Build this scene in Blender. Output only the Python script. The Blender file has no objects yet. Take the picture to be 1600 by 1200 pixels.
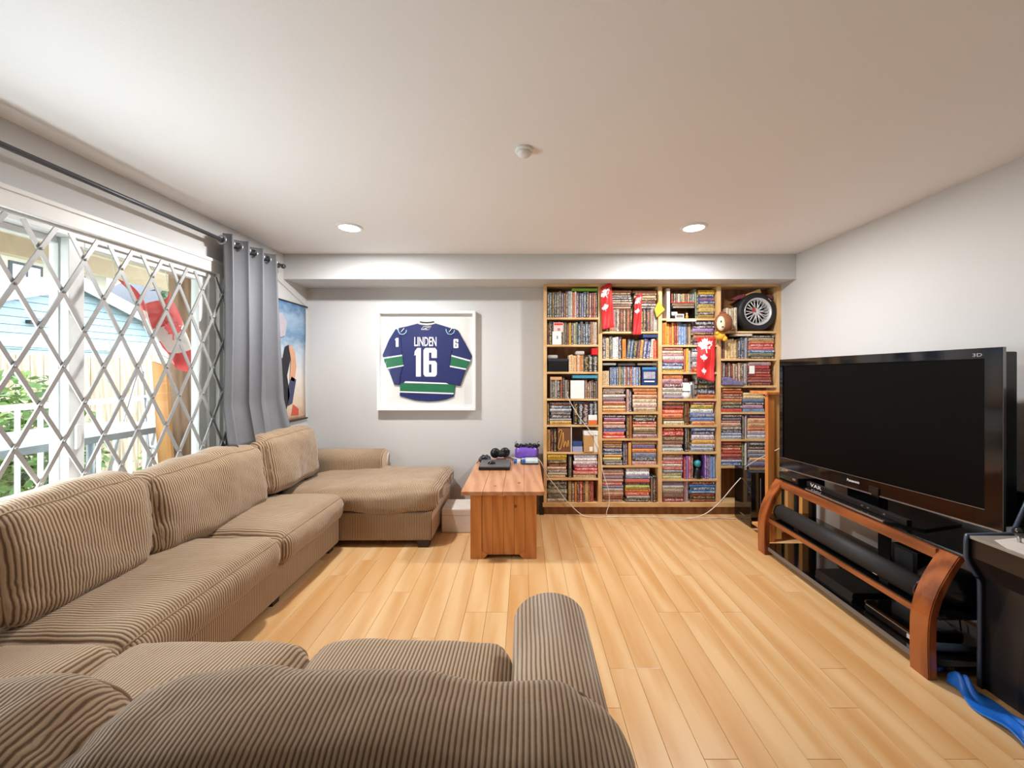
import bpy, bmesh, math, random
from mathutils import Vector, Matrix, noise
R = math.radians
random.seed(7)
S = bpy.context.scene
C = S.collection

# ------------------------------------------------------------------ camera, world, lights, exposure
F = 605.0; VX = 819.0; VY = 579.0; H = 1.385        # focal length in px, vanishing point, eye height
cam_d = bpy.data.cameras.new('camera'); cam = bpy.data.objects.new('camera', cam_d); C.objects.link(cam)
cam.location = (0, 0, H); cam.rotation_euler = (R(90), 0, 0)
cam_d.sensor_width = 36; cam_d.lens = F/1600*36
cam_d.shift_x = (800-VX)/1600; cam_d.shift_y = (VY-600)/1600
cam_d.clip_start = 0.05; cam_d.clip_end = 200
S.camera = cam

wd = bpy.data.worlds.new('sky'); S.world = wd; wd.use_nodes = True
wd.node_tree.nodes['Background'].inputs[0].default_value = (0.88, 0.94, 1.0, 1)
wd.node_tree.nodes['Background'].inputs[1].default_value = 3.3

# daylight through the half of the sliding window that lies beyond the left edge of the picture, just outside its glass
wl = bpy.data.lights.new('window_left_offscreen', 'AREA'); wl.shape = 'RECTANGLE'; wl.size = 1.40; wl.size_y = 0.50
wl.energy = 38.0; wl.color = (0.86, 0.935, 1.0)
wlo = bpy.data.objects.new('window_left_offscreen', wl); C.objects.link(wlo); wlo.location = (-2.345, 1.30, 0.88); wlo.rotation_euler = (0, R(-90), 0)
POT_POWER = 23.0
POTS = [(-1.286, 2.85), (1.248, 2.85)]

S.view_settings.view_transform = 'Standard'; S.view_settings.look = 'None'
S.view_settings.exposure = 0.9; S.view_settings.gamma = 1.0
S.view_settings.use_curve_mapping = False

XL, XR, YB, YR, HC = -2.176, 2.459, 3.88, -2.6, 2.44     # room: left wall, right wall, back wall, rear wall, ceiling
ZS = 3.705                                              # front of the bookcase
def PX(px, Y): return (px-VX)*Y/F
def PZ(py, Y): return H-(py-VY)*Y/F

# ------------------------------------------------------------------ materials
MATS = {}
def lin(c):
    c = c/255.0
    return c/12.92 if c <= 0.04045 else ((c+0.055)/1.055)**2.4
def rgb(c): return (lin(c[0]), lin(c[1]), lin(c[2]), 1)
class NT:
    def __init__(s, name):
        s.m = bpy.data.materials.new(name); s.m.use_nodes = True
        s.t = s.m.node_tree; s.b = s.t.nodes['Principled BSDF']; s.out = s.t.nodes['Material Output']
    def n(s, typ, **kw):
        nd = s.t.nodes.new(typ)
        for k, v in kw.items(): setattr(nd, k, v)
        return nd
    def l(s, a, b): s.t.links.new(a, b)
    def math(s, op, a, b=None):
        nd = s.n('ShaderNodeMath', operation=op)
        for i, v in enumerate((a, b)):
            if v is None: continue
            if isinstance(v, (int, float)): nd.inputs[i].default_value = v
            else: s.l(v, nd.inputs[i])
        return nd.outputs[0]
    def mix(s, f, a, b):
        nd = s.n('ShaderNodeMix', data_type='RGBA')
        for i, v in ((0, f), (6, a), (7, b)):
            if isinstance(v, (int, float)): nd.inputs[i].default_value = v
            elif isinstance(v, tuple): nd.inputs[i].default_value = v
            else: s.l(v, nd.inputs[i])
        return nd.outputs[2]
    def noise(s, scale, detail=3, vec=None, rough=0.55):
        nd = s.n('ShaderNodeTexNoise'); nd.inputs['Scale'].default_value = scale
        nd.inputs['Detail'].default_value = detail; nd.inputs['Roughness'].default_value = rough
        if vec is not None: s.l(vec, nd.inputs['Vector'])
        return nd.outputs[0]
    def coord(s, which='Object', scale=(1, 1, 1)):
        tc = s.n('ShaderNodeTexCoord'); mp = s.n('ShaderNodeMapping'); mp.inputs['Scale'].default_value = scale
        s.l(tc.outputs[which], mp.inputs[0]); return mp.outputs[0]
    def bump(s, h, strength=0.3, dist=0.01):
        nd = s.n('ShaderNodeBump'); nd.inputs['Strength'].default_value = strength
        nd.inputs['Distance'].default_value = dist; s.l(h, nd.inputs['Height']); s.l(nd.outputs[0], s.b.inputs['Normal'])
    def ramp(s, f, stops):
        nd = s.n('ShaderNodeValToRGB'); e = nd.color_ramp.elements
        while len(e) > 1: e.remove(e[-1])
        e[0].position = stops[0][0]; e[0].color = stops[0][1]
        for p, c in stops[1:]:
            k = e.new(p); k.color = c
        s.l(f, nd.inputs[0]); return nd.outputs[0]
def plain(name, c, rough=0.5, metal=0.0, var=0.12, nscale=14, bump=0.0, coat=0.0, spec=None):
    """one colour with gentle procedural mottling"""
    if name in MATS: return MATS[name]
    k = NT(name); v = k.coord('Object')
    f = k.noise(nscale, 3, v); a = rgb(c)
    lo = tuple(x*(1-var) for x in a[:3])+(1,); hi = tuple(min(1, x*(1+var)) for x in a[:3])+(1,)
    k.l(k.mix(f, lo, hi), k.b.inputs['Base Color'])
    k.b.inputs['Roughness'].default_value = rough; k.b.inputs['Metallic'].default_value = metal
    k.b.inputs['Coat Weight'].default_value = coat; k.b.inputs['Coat Roughness'].default_value = 0.08
    if spec is not None: k.b.inputs['Specular IOR Level'].default_value = spec
    if bump: k.bump(k.noise(nscale*12, 3, v), bump, 0.004)
    MATS[name] = k.m; return k.m
def emis(name, c, strength):
    if name in MATS: return MATS[name]
    k = NT(name); k.b.inputs['Base Color'].default_value = rgb(c)
    k.b.inputs['Emission Color'].default_value = rgb(c); k.b.inputs['Emission Strength'].default_value = strength
    MATS[name] = k.m; return k.m
def wood(name, ca, cb, scale=(1, 12, 12), rough=0.45, knots=False, coat=0.0, per_object=False):
    if name in MATS: return MATS[name]
    k = NT(name); tc = k.n('ShaderNodeTexCoord'); mp = k.n('ShaderNodeMapping'); mp.inputs['Scale'].default_value = scale
    oi = k.n('ShaderNodeObjectInfo'); ad = k.n('ShaderNodeVectorMath', operation='ADD')
    k.l(tc.outputs['Object'], ad.inputs[0]); sc = k.math('MULTIPLY', oi.outputs['Random'], 37.0); k.l(sc, ad.inputs[1])
    k.l(ad.outputs[0], mp.inputs[0])
    f = k.noise(2.2, 5, mp.outputs[0], 0.62)
    w = k.n('ShaderNodeTexWave', bands_direction='DIAGONAL'); w.inputs['Scale'].default_value = 0.9
    w.inputs['Distortion'].default_value = 5; w.inputs['Detail'].default_value = 2; k.l(mp.outputs[0], w.inputs['Vector'])
    g = k.math('ADD', k.math('MULTIPLY', f, 0.75), k.math('MULTIPLY', w.outputs[1], 0.25))
    col = k.ramp(g, [(0.28, rgb(cb)), (0.62, rgb(ca))])
    if per_object:
        dk = tuple(x*m for x, m in zip(rgb(cb)[:3], (0.95, 0.92, 0.88)))+(1,)
        r2 = k.math('MULTIPLY', k.math('POWER', oi.outputs['Random'], 2.0), 0.55)
        col = k.mix(r2, col, dk)
    if knots:
        vn = k.n('ShaderNodeTexVoronoi'); vn.inputs['Scale'].default_value = 5.5
        mp2 = k.n('ShaderNodeMapping'); mp2.inputs['Scale'].default_value = tuple(min(1.0, x*0.55 if x > 1 else x) for x in scale)
        k.l(tc.outputs['Object'], mp2.inputs[0]); k.l(mp2.outputs[0], vn.inputs['Vector'])
        kf = k.ramp(vn.outputs['Distance'], [(0.045, (1, 1, 1, 1)), (0.085, (0, 0, 0, 1))])
        col = k.mix(kf, col, rgb((104, 52, 22)))
    k.l(col, k.b.inputs['Base Color']); k.b.inputs['Roughness'].default_value = rough
    k.b.inputs['Coat Weight'].default_value = coat; k.b.inputs['Coat Roughness'].default_value = 0.15
    k.bump(f, 0.06, 0.004); MATS[name] = k.m; return k.m
def corduroy(axis, period=0.0125):
    name = 'corduroy_'+'xyz'[axis]+('' if period > .012 else '_fine')
    if name in MATS: return MATS[name]
    k = NT(name); tc = k.n('ShaderNodeTexCoord'); sp = k.n('ShaderNodeSeparateXYZ'); k.l(tc.outputs['Object'], sp.inputs[0])
    wob = k.math('MULTIPLY', k.noise(5, 2, tc.outputs['Object']), 0.006)
    ph = k.math('MULTIPLY', k.math('ADD', sp.outputs[axis], wob), 2*math.pi/period)
    s = k.math('ADD', k.math('MULTIPLY', k.math('SINE', ph), 0.5), 0.5)
    big = k.noise(3.2, 4, tc.outputs['Object']); fine = k.noise(160, 2, tc.outputs['Object'])
    lite = k.mix(big, rgb((168, 140, 110)), rgb((192, 170, 144)))
    dark = k.mix(big, rgb((98, 74, 53)), rgb((118, 94, 72)))
    f = k.ramp(k.math('ADD', s, k.math('MULTIPLY', k.math('SUBTRACT', fine, 0.5), 0.35)), [(0.12, (0, 0, 0, 1)), (0.62, (1, 1, 1, 1))])
    k.l(k.mix(f, dark, lite), k.b.inputs['Base Color'])
    k.b.inputs['Roughness'].default_value = 0.85; k.b.inputs['Sheen Weight'].default_value = 0.35
    k.b.inputs['Sheen Roughness'].default_value = 0.4; k.b.inputs['Specular IOR Level'].default_value = 0.2
    k.bump(s, 0.5, 0.003); MATS[name] = k.m; return k.m
def glass(name, tint=(0.97, 0.99, 0.98, 1), rough=0.0, ior=1.45):
    if name in MATS: return MATS[name]
    k = NT(name); tr = k.n('ShaderNodeBsdfTransparent'); tr.inputs[0].default_value = tint
    gl = k.n('ShaderNodeBsdfGlossy'); gl.inputs['Roughness'].default_value = rough
    fr = k.n('ShaderNodeFresnel'); ge = k.n('ShaderNodeNewGeometry')
    k.l(k.math('ADD', ior, k.math('MULTIPLY', ge.outputs['Backfacing'], 1.0/ior-ior)), fr.inputs[0])
    mx = k.n('ShaderNodeMixShader'); k.l(fr.outputs[0], mx.inputs[0]); k.l(tr.outputs[0], mx.inputs[1]); k.l(gl.outputs[0], mx.inputs[2])
    k.l(mx.outputs[0], k.out.inputs[0]); MATS[name] = k.m; return k.m
def wallpaint(name, c, bump=0.12, scale=120, rough=0.6):
    if name in MATS: return MATS[name]
    k = NT(name); v = k.coord('Object'); a = rgb(c)
    k.l(k.mix(k.noise(1.3, 3, v), tuple(x*0.97 for x in a[:3])+(1,), tuple(min(1, x*1.03) for x in a[:3])+(1,)), k.b.inputs['Base Color'])
    k.b.inputs['Roughness'].default_value = rough; k.bump(k.noise(scale, 4, v), bump, 0.003)
    MATS[name] = k.m; return k.m
def book_material():
    k = NT('book_cover')
    a = k.n('ShaderNodeAttribute', attribute_name='base'); b = k.n('ShaderNodeAttribute', attribute_name='accent')
    uv = k.n('ShaderNodeUVMap', uv_map='spine'); sp = k.n('ShaderNodeSeparateXYZ'); k.l(uv.outputs[0], sp.inputs[0])
    u, v = sp.outputs[0], sp.outputs[1]
    fu = k.math('FRACT', u)                                # whole part of u is the book's own seed
    def band(x, lo, hi): return k.math('MULTIPLY', k.math('GREATER_THAN', x, lo), k.math('LESS_THAN', x, hi))
    cv = k.n('ShaderNodeCombineXYZ'); k.l(k.math('MULTIPLY', u, 34.0), cv.inputs[0]); k.l(k.math('MULTIPLY', v, 2.2), cv.inputs[1])
    strokes = k.math('GREATER_THAN', k.noise(1.0, 1, cv.outputs[0]), 0.5)
    title = k.math('MULTIPLY', strokes, k.math('MULTIPLY', band(fu, 0.10, 0.58), band(v, 0.26, 0.76)))
    author = k.math('MULTIPLY', strokes, k.math('MULTIPLY', band(fu, 0.64, 0.86), band(v, 0.34, 0.68)))
    mark = k.math('MULTIPLY', band(fu, 0.91, 0.96), band(v, 0.25, 0.75))
    t = k.math('MINIMUM', k.math('ADD', k.math('ADD', title, author), mark), 1.0)
    cv2 = k.n('ShaderNodeCombineXYZ'); k.l(k.math('MULTIPLY', u, 4.0), cv2.inputs[0]); k.l(v, cv2.inputs[1])
    art = k.ramp(k.noise(1.3, 3, cv2.outputs[0]), [(0.52, (0, 0, 0, 1)), (0.66, (1, 1, 1, 1))])
    c = k.mix(k.math('MULTIPLY', art, 0.45), a.outputs[0], b.outputs[0])
    c = k.mix(k.math('MULTIPLY', t, 0.7), c, b.outputs[0])
    k.l(c, k.b.inputs['Base Color']); k.b.inputs['Roughness'].default_value = 0.42
    MATS['book_cover'] = k.m; return k.m

M_wall = wallpaint('grey_wall_paint', (206, 206, 206)); M_bulk = wallpaint('bulkhead_paint', (204, 204, 204))
M_ceil = wallpaint('white_textured_ceiling', (243, 244, 246), 0.22, 70, 0.8)
M_white = plain('white_trim_paint', (236, 237, 236), 0.4, var=0.03)
M_vinyl = plain('white_vinyl', (226, 229, 230), 0.35, var=0.04)
M_black = plain('black_plastic', (20, 20, 22), 0.38, var=0.25)
M_gloss = plain('glossy_black', (9, 9, 11), 0.07, var=0.2, coat=0.6)
M_screen = plain('tv_screen', (7, 7, 7), 0.32, var=0.1, spec=0.12)
M_bglass = plain('black_glass', (8, 8, 9), 0.04, var=0.1, coat=0.8)
M_silver = plain('silver_metal', (190, 192, 196), 0.28, 0.9, var=0.08)
M_lattice = plain('grey_steel', (166, 166, 167), 0.38, 0.3, var=0.1)
M_rodm = plain('dark_grey_rod', (82, 84, 90), 0.35, 0.5, var=0.08)
M_curt = plain('grey_curtain_cloth', (116, 118, 124), 0.6, var=0.08, nscale=40, bump=0.25)
M_plank = wood('laminate_plank', (226, 188, 138), (208, 156, 98), (4.5, 0.45, 4), 0.32, coat=0.2, per_object=True)
M_case = wood('bookcase_birch', (222, 186, 136), (202, 158, 104), (2, 9, 2), 0.5)
M_caseback = wood('bookcase_back', (150, 104, 66), (124, 80, 48), (9, 9, 1), 0.55)
M_pine = wood('knotty_pine', (206, 134, 68), (180, 102, 44), (9, 9, 1.0), 0.35, knots=True, coat=0.3)
M_pinetop = wood('pine_worn_top', (200, 146, 106), (176, 116, 76), (8, 1.2, 6), 0.42, knots=True, coat=0.25)
M_rawpine = wood('raw_pine', (226, 170, 100), (200, 134, 66), (9, 9, 0.9), 0.5)
M_stand = wood('walnut_red_wood', (164, 90, 42), (112, 54, 24), (7, 7, 1.0), 0.25, coat=0.5)
M_standr = wood('walnut_red_rail', (158, 88, 46), (112, 56, 28), (7, 1.0, 7), 0.28, coat=0.5)
CX, CY, CXF = corduroy(0), corduroy(1), corduroy(0, .0088)
M_foot = plain('dark_wood_foot', (40, 30, 26), 0.4)
M_red = plain('red_cloth', (214, 34, 40), 0.6); M_wcloth = plain('white_cloth', (236, 234, 232), 0.65, var=0.04)
M_paper = plain('white_paper', (238, 238, 236), 0.6, var=0.03)
M_glass = glass('window_glass'); M_fglass = glass('frame_glass', (1, 1, 1, 1), 0.0, 1.22)
M_book = book_material()
M_cable = plain('white_cable', (222, 214, 202), 0.5, var=0.05); M_bcable = plain('black_cable', (16, 16, 18), 0.45)

# ------------------------------------------------------------------ geometry helpers
def add_box(bm, x0, x1, y0, y1, z0, z1, mi=0, bev=0.0):
    r = bmesh.ops.create_cube(bm, size=1.0); vs = r['verts']
    for v in vs: v.co = Vector((x0+(v.co.x+.5)*(x1-x0), y0+(v.co.y+.5)*(y1-y0), z0+(v.co.z+.5)*(z1-z0)))
    fs = set(f for v in vs for f in v.link_faces)
    for f in fs: f.material_index = mi
    if bev > 0:
        es = set(e for v in vs for e in v.link_edges)
        bmesh.ops.bevel(bm, geom=list(es), offset=bev, segments=2, profile=0.6, affect='EDGES', material=mi)
    return bm
def box(x0, x1, y0, y1, z0, z1, bev=0.0): return add_box(bmesh.new(), x0, x1, y0, y1, z0, z1, 0, bev)
def add_tube(bm, pts, r, seg=8, mi=0, closed=False):
    pts = [Vector(p) for p in pts]; n = len(pts); rings = []
    up = Vector((0, 0, 1)); prev = None
    for i, p in enumerate(pts):
        if closed: t = pts[(i+1) % n]-pts[i-1]
        else: t = pts[min(i+1, n-1)]-pts[max(i-1, 0)]
        t.normalize()
        if prev is None:
            a = up if abs(t.z) < 0.9 else Vector((1, 0, 0)); nx = t.cross(a).normalized()
        else:
            nx = (prev-t*prev.dot(t)).normalized()
        prev = nx; ny = t.cross(nx); rr = r[i] if isinstance(r, (list, tuple)) else r
        rings.append([bm.verts.new(p+(nx*math.cos(2*math.pi*k/seg)+ny*math.sin(2*math.pi*k/seg))*rr) for k in range(seg)])
    m = n if closed else n-1
    for i in range(m):
        a, b = rings[i], rings[(i+1) % n]
        for k in range(seg):
            f = bm.faces.new((a[k], a[(k+1) % seg], b[(k+1) % seg], b[k])); f.material_index = mi; f.smooth = True
    if not closed:
        f = bm.faces.new(rings[0][::-1]); f.material_index = mi
        f = bm.faces.new(rings[-1]); f.material_index = mi
    return bm
def tube(pts, r, seg=8, closed=False): return add_tube(bmesh.new(), pts, r, seg, 0, closed)
def add_lathe(bm, prof, axis='z', o=(0, 0, 0), seg=24, mi=0, cap=True):
    """prof: (radius, height) pairs turned round an axis through o"""
    rings = []; o = Vector(o)
    for r, h in prof:
        ring = []
        for k in range(seg):
            a = 2*math.pi*k/seg; c, s = r*math.cos(a), r*math.sin(a)
            ring.append(bm.verts.new(o+Vector({'z': (c, s, h), 'y': (c, h, s), 'x': (h, c, s)}[axis])))
        rings.append(ring)
    for a, b in zip(rings, rings[1:]):
        for k in range(seg):
            f = bm.faces.new((a[k], a[(k+1) % seg], b[(k+1) % seg], b[k])); f.material_index = mi; f.smooth = True
    for ring in ((rings[0], rings[-1]) if cap else ()):
        if (ring[0].co-ring[seg//2].co).length > 1e-6:
            f = bm.faces.new(ring); f.material_index = mi
    return bm
def lathe(prof, axis='z', o=(0, 0, 0), seg=24, cap=True): return add_lathe(bmesh.new(), prof, axis, o, seg, 0, cap)
def add_prism(bm, pts, a0, a1, plane='xz', mi=0, bev=0.0):
    """polygon in a plane pushed along the third axis from a0 to a1"""
    def P(p, a): return {'xz': (p[0], a, p[1]), 'yz': (a, p[0], p[1]), 'xy': (p[0], p[1], a)}[plane]
    A = [bm.verts.new(P(p, a0)) for p in pts]; B = [bm.verts.new(P(p, a1)) for p in pts]; n = len(pts); fs = []
    fs.append(bm.faces.new(A)); fs.append(bm.faces.new(B[::-1]))
    for i in range(n): fs.append(bm.faces.new((A[i], B[i], B[(i+1) % n], A[(i+1) % n])))
    for f in fs: f.material_index = mi
    bmesh.ops.recalc_face_normals(bm, faces=fs)
    if bev: bmesh.ops.bevel(bm, geom=list(set(e for f in fs[:2] for e in f.edges)), offset=bev, segments=2, affect='EDGES')
    return bm
def prism(pts, a0, a1, plane='xz', bev=0.0): return add_prism(bmesh.new(), pts, a0, a1, plane, 0, bev)
def add_ball(bm, c, r, sc=(1, 1, 1), seg=16, mi=0):
    q = bmesh.ops.create_uvsphere(bm, u_segments=seg, v_segments=max(6, seg//2), radius=1.0)
    for v in q['verts']: v.co = Vector((c[0]+v.co.x*r*sc[0], c[1]+v.co.y*r*sc[1], c[2]+v.co.z*r*sc[2]))
    for f in set(f for v in q['verts'] for f in v.link_faces): f.smooth = True; f.material_index = mi
    return bm
def ball(c, r, sc=(1, 1, 1), seg=16): return add_ball(bmesh.new(), c, r, sc, seg)
def mesh_of(name, bm, smooth=False, fix=True):
    if fix: bmesh.ops.recalc_face_normals(bm, faces=bm.faces[:])
    me = bpy.data.meshes.new(name); bm.to_mesh(me); bm.free()
    if smooth:
        for p in me.polygons: p.use_smooth = True
    return me
def obj(name, bm, mat, parent=None, smooth=False):
    me = bm if isinstance(bm, bpy.types.Mesh) else mesh_of(name, bm, smooth)
    for m in (mat if isinstance(mat, (list, tuple)) else [mat]): me.materials.append(m)
    o = bpy.data.objects.new(name, me); C.objects.link(o)
    if parent is not None:
        o.parent = parent
        o.matrix_parent_inverse = Matrix.Translation(-parent.location) if parent.type == 'EMPTY' else Matrix()
    return o
def tag(o, label, cat=None, group=None, kind=None):
    o['label'] = label
    if cat: o['category'] = cat
    if group: o['group'] = group
    if kind: o['kind'] = kind
    return o
def thing(name, label, cat, loc=(0, 0, 0), group=None):
    o = bpy.data.objects.new(name, None); C.objects.link(o); o.location = loc; o.empty_display_size = 0.1
    return tag(o, label, cat, group)
def struct(name, bm, mat, label=None, parent=None):
    o = obj(name, bm, mat, parent)
    if parent is None: o['kind'] = 'structure'
    if label: o['label'] = label
    return o
def text_mesh(body, x0, x1, z0, z1, y, thick=0.002, bold=0.0, plane='xz', sign=1):
    """lettering fitted into a box; plane 'xz' reads from -Y, plane 'yz' reads from -X"""
    cu = bpy.data.curves.new('lettering', 'FONT'); cu.body = body; cu.extrude = 0.01; cu.offset = bold
    cu.resolution_u = 3
    t = bpy.data.objects.new('lettering', cu); C.objects.link(t)
    bpy.context.view_layer.update()
    me = bpy.data.meshes.new_from_object(t.evaluated_get(bpy.context.evaluated_depsgraph_get()))
    bpy.data.objects.remove(t); bpy.data.curves.remove(cu)
    me.materials.clear()
    xs = [v.co.x for v in me.vertices]; ys = [v.co.y for v in me.vertices]
    ax, bx, ay, by = min(xs), max(xs), min(ys), max(ys)
    for v in me.vertices:
        u = (v.co.x-ax)/(bx-ax); w = (v.co.y-ay)/(by-ay); d = v.co.z/0.01*thick*0.5
        a = x0+(x1-x0)*u; b = z0+(z1-z0)*w
        v.co = Vector((a, y-d, b)) if plane == 'xz' else Vector((y-d, a, b))
    return me
def cushion(sx, sy, sz, r, puff=0.03, wr=0.006, seed=0, n=0.021, fn=None, fz=1.0, seam=None):
    """soft pillow box centred on the origin: rounded, puffed, creased"""
    hx, hy, hz = sx/2, sy/2, sz/2; bm = bmesh.new(); vd = {}
    nx, ny, nz = max(4, int(sx/n)), max(4, int(sy/n)), max(4, int(sz/n))
    def surf(q):
        if True:
            inn = Vector((max(-hx+r, min(hx-r, q.x)), max(-hy+r, min(hy-r, q.y)), max(-hz+r, min(hz-r, q.z))))
            d = q-inn
            if d.length > 1e-9: nrm = d.normalized(); p = inn+nrm*min(r, d.length*1.0 if max(abs(d.x), abs(d.y), abs(d.z)) < r*0.999 else r)
            else: nrm = Vector((0, 0, 1)); p = q
            ex, ey, ez = 1-(q.x/hx)**2, 1-(q.y/hy)**2, 1-(q.z/hz)**2
            p.z += puff*fz*(1 if q.z > 0 else -0.15)*abs(q.z/hz)*(max(0, ex)**.6)*(max(0, ey)**.6)
            p.x += puff*0.5*(q.x/hx)*(max(0, ey)**.6)*(max(0, ez)**.6)
            p.y += puff*0.6*(q.y/hy)*(max(0, ex)**.6)*(max(0, ez)**.6)
            a = noise.noise(Vector((p.x*5+seed*3.1, p.y*5, p.z*5))); b = noise.noise(Vector((p.x*16+seed, p.y*7, p.z*7+9)))
            w = noise.noise(Vector((p.x*3+p.z*4+seed, p.y*9+p.z*12, p.z*5-p.y*4))); w = (1-abs(w)*2.2)**3 if abs(w) < .45 else 0
            p += nrm*(a*wr*1.5+b*wr*0.3-w*wr*0.5)
            if fn: p = fn(p)
        return p
    def V(i, j, k):
        key = (i, j, k)
        if key not in vd: vd[key] = bm.verts.new(surf(Vector((-hx+sx*i/nx, -hy+sy*j/ny, -hz+sz*k/nz))))
        return vd[key]
    if seam is not None:                                  # welt round one face: axis and side
        axn, sg = seam[0]; o1, o2 = [i for i in range(3) if i != axn]; h = (hx, hy, hz); ring = []
        for (a, b), (c, d) in zip(((-1, -1), (1, -1), (1, 1), (-1, 1)), ((1, -1), (1, 1), (-1, 1), (-1, -1))):
            for m in range(18):
                f = m/18; q = Vector((0, 0, 0)); q[axn] = sg*h[axn]; q[o1] = h[o1]*(a+(c-a)*f); q[o2] = h[o2]*(b+(d-b)*f); ring.append(surf(q))
        seam.append(ring)
    def quad(a, b, c, d):
        f = bm.faces.new((V(*a), V(*b), V(*c), V(*d))); f.smooth = True
    for i in range(nx):
        for j in range(ny):
            quad((i, j, 0), (i, j+1, 0), (i+1, j+1, 0), (i+1, j, 0)); quad((i, j, nz), (i+1, j, nz), (i+1, j+1, nz), (i, j+1, nz))
    for i in range(nx):
        for k in range(nz):
            quad((i, 0, k), (i+1, 0, k), (i+1, 0, k+1), (i, 0, k+1)); quad((i, ny, k), (i, ny, k+1), (i+1, ny, k+1), (i+1, ny, k))
    for j in range(ny):
        for k in range(nz):
            quad((0, j, k), (0, j, k+1), (0, j+1, k+1), (0, j+1, k)); quad((nx, j, k), (nx, j+1, k), (nx, j+1, k+1), (nx, j, k+1))
    return bm
def place(o, loc, rot=None):
    """position of a part in world space under an Empty that is not rotated"""
    o.location = Vector(loc)
    if rot: o.rotation_euler = rot
    return o
def sheet(nu, nv, fn):
    bm = bmesh.new(); g = [[bm.verts.new(fn(i/nu, j/nv)) for j in range(nv+1)] for i in range(nu+1)]
    for i in range(nu):
        for j in range(nv):
            f = bm.faces.new((g[i][j], g[i+1][j], g[i+1][j+1], g[i][j+1])); f.smooth = True
    return bm
def thick(o, t, off=0.0):
    m = o.modifiers.new('thickness', 'SOLIDIFY'); m.thickness = t; m.offset = off; return o
def spline(pts, n=8):
    """Catmull-Rom through points"""
    P = [Vector(p) for p in pts]; P = [P[0]*2-P[1]]+P+[P[-1]*2-P[-2]]; out = []
    for i in range(1, len(P)-2):
        a, b, c, d = P[i-1], P[i], P[i+1], P[i+2]
        for k in range(n):
            t = k/n
            out.append(0.5*((2*b)+(c-a)*t+(2*a-5*b+4*c-d)*t*t+(3*b-a-3*c+d)*t**3))
    out.append(P[-2]); return out

# ------------------------------------------------------------------ the room
fl = struct('floor', box(XL-.15, XR+.15, YR-.1, YB+.1, -0.08, -0.012), plain('floor_joint', (92, 58, 30), 0.6), 'light golden laminate plank floor')
PW, PL = 0.1225, 1.24
pm = mesh_of('plank', box(-PW/2+.0006, PW/2-.0006, -PL/2+.0006, PL/2-.0006, -.012, 0, 0.0012)); pm.materials.append(M_plank)
nrow = int((XR-XL)/PW)+1; rp = random.Random(3)
for i in range(nrow):
    x0 = XL+i*PW; w = min(PW, XR-x0)
    y = -1.3-rp.choice([0, .2, .41, .62, .83, 1.04])
    while y < YB-.01:
        a, b = max(y, -1.3), min(y+PL, YB)
        if b-a > .02:
            o = bpy.data.objects.new('plank', pm); C.objects.link(o); o.parent = fl
            o.location = (x0+w/2, (a+b)/2, 0); o.scale = (w/PW, (b-a)/PL, 1)
        y += PL
struct('ceiling', box(XL-.15, XR+.15, YR-.1, YB+.1, HC, HC+.1), M_ceil, 'white textured ceiling')
struct('wall_back', box(XL-.15, XR+.15, YB, YB+.1, -.08, HC), M_wall, 'pale grey painted wall behind the bookcase')
struct('wall_right', box(XR, XR+.15, YR, YB, -.08, HC), M_wall, 'pale grey painted wall behind the television')
struct('wall_rear', box(XL, XR, YR-.1, YR, -.08, HC), M_wall, 'plain grey wall facing the bookcase')
WY0, WY1, WZ0, WZ1 = 0.96, 2.735, 0.10, 2.075                           # the sliding window's opening
bm = bmesh.new()
add_box(bm, XL-.15, XL, YR, WY0, -.08, HC); add_box(bm, XL-.15, XL, WY1, YB, -.08, HC)
add_box(bm, XL-.15, XL, WY0, WY1, -.08, WZ0); add_box(bm, XL-.15, XL, WY0, WY1, WZ1, HC)
struct('wall_left', bm, M_wall, 'grey wall with the barred sliding window')
struct('trim_1', box(XL, XR, 3.50, YB, 2.212, HC), M_bulk, 'boxed grey bulkhead running under the ceiling above the bookcase')
bm = bmesh.new(); c0 = XL-.001
add_box(bm, c0, XL+.028, WY0-.08, WY1+.08, WZ1-.01, WZ1+.062, 0, .004); add_box(bm, c0, XL+.036, WY0-.09, WY1+.085, WZ1+.06, WZ1+.082, 0, .004)
add_box(bm, c0, XL+.028, WY0-.08, WY0+.005, 0, WZ1, 0, .004); add_box(bm, c0, XL+.028, WY1-.005, WY1+.08, 0, WZ1, 0, .004)
struct('trim_2', bm, M_white, 'white casing round the sliding window')
win = bpy.data.objects.new('window_1', None); C.objects.link(win); win.location = (XL-.08, 1.85, WZ0)
win['label'] = 'white sliding window with two tall panes'; win['kind'] = 'structure'
bm = bmesh.new()
for y0, y1, z0, z1 in ((WY0, WY1, WZ0, WZ0+.05), (WY0, WY1, WZ1-.045, WZ1), (WY0, WY0+.05, WZ0+.05, WZ1-.045), (WY1-.055, WY1, WZ0+.05, WZ1-.045)):
    add_box(bm, XL-.13, XL-.004, y0, y1, z0, z1, 0, .003)
obj('window_frame', bm, M_vinyl, win)
for (y0, y1, x0, x1) in ((1.868, WY1-.056, XL-.062, XL-.022), (WY0+.051, 1.93, XL-.12, XL-.075)):
    bm = bmesh.new(); z0, z1 = WZ0+.0505, WZ1-.0455
    for a, b, c, d in ((y0, y0+.068, z0, z1), (y1-.06, y1, z0, z1), (y0+.068, y1-.06, z0, z0+.06), (y0+.068, y1-.06, z1-.03, z1)):
        add_box(bm, x0, x1, a, b, c, d, 0, .003)
    sa = obj('sash', bm, M_vinyl, win)
    xm = (x0+x1)/2
    obj('pane', box(xm-.003, xm+.003, y0+.03, y1-.03, z0+.03, z1-.02), M_glass, sa)
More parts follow.
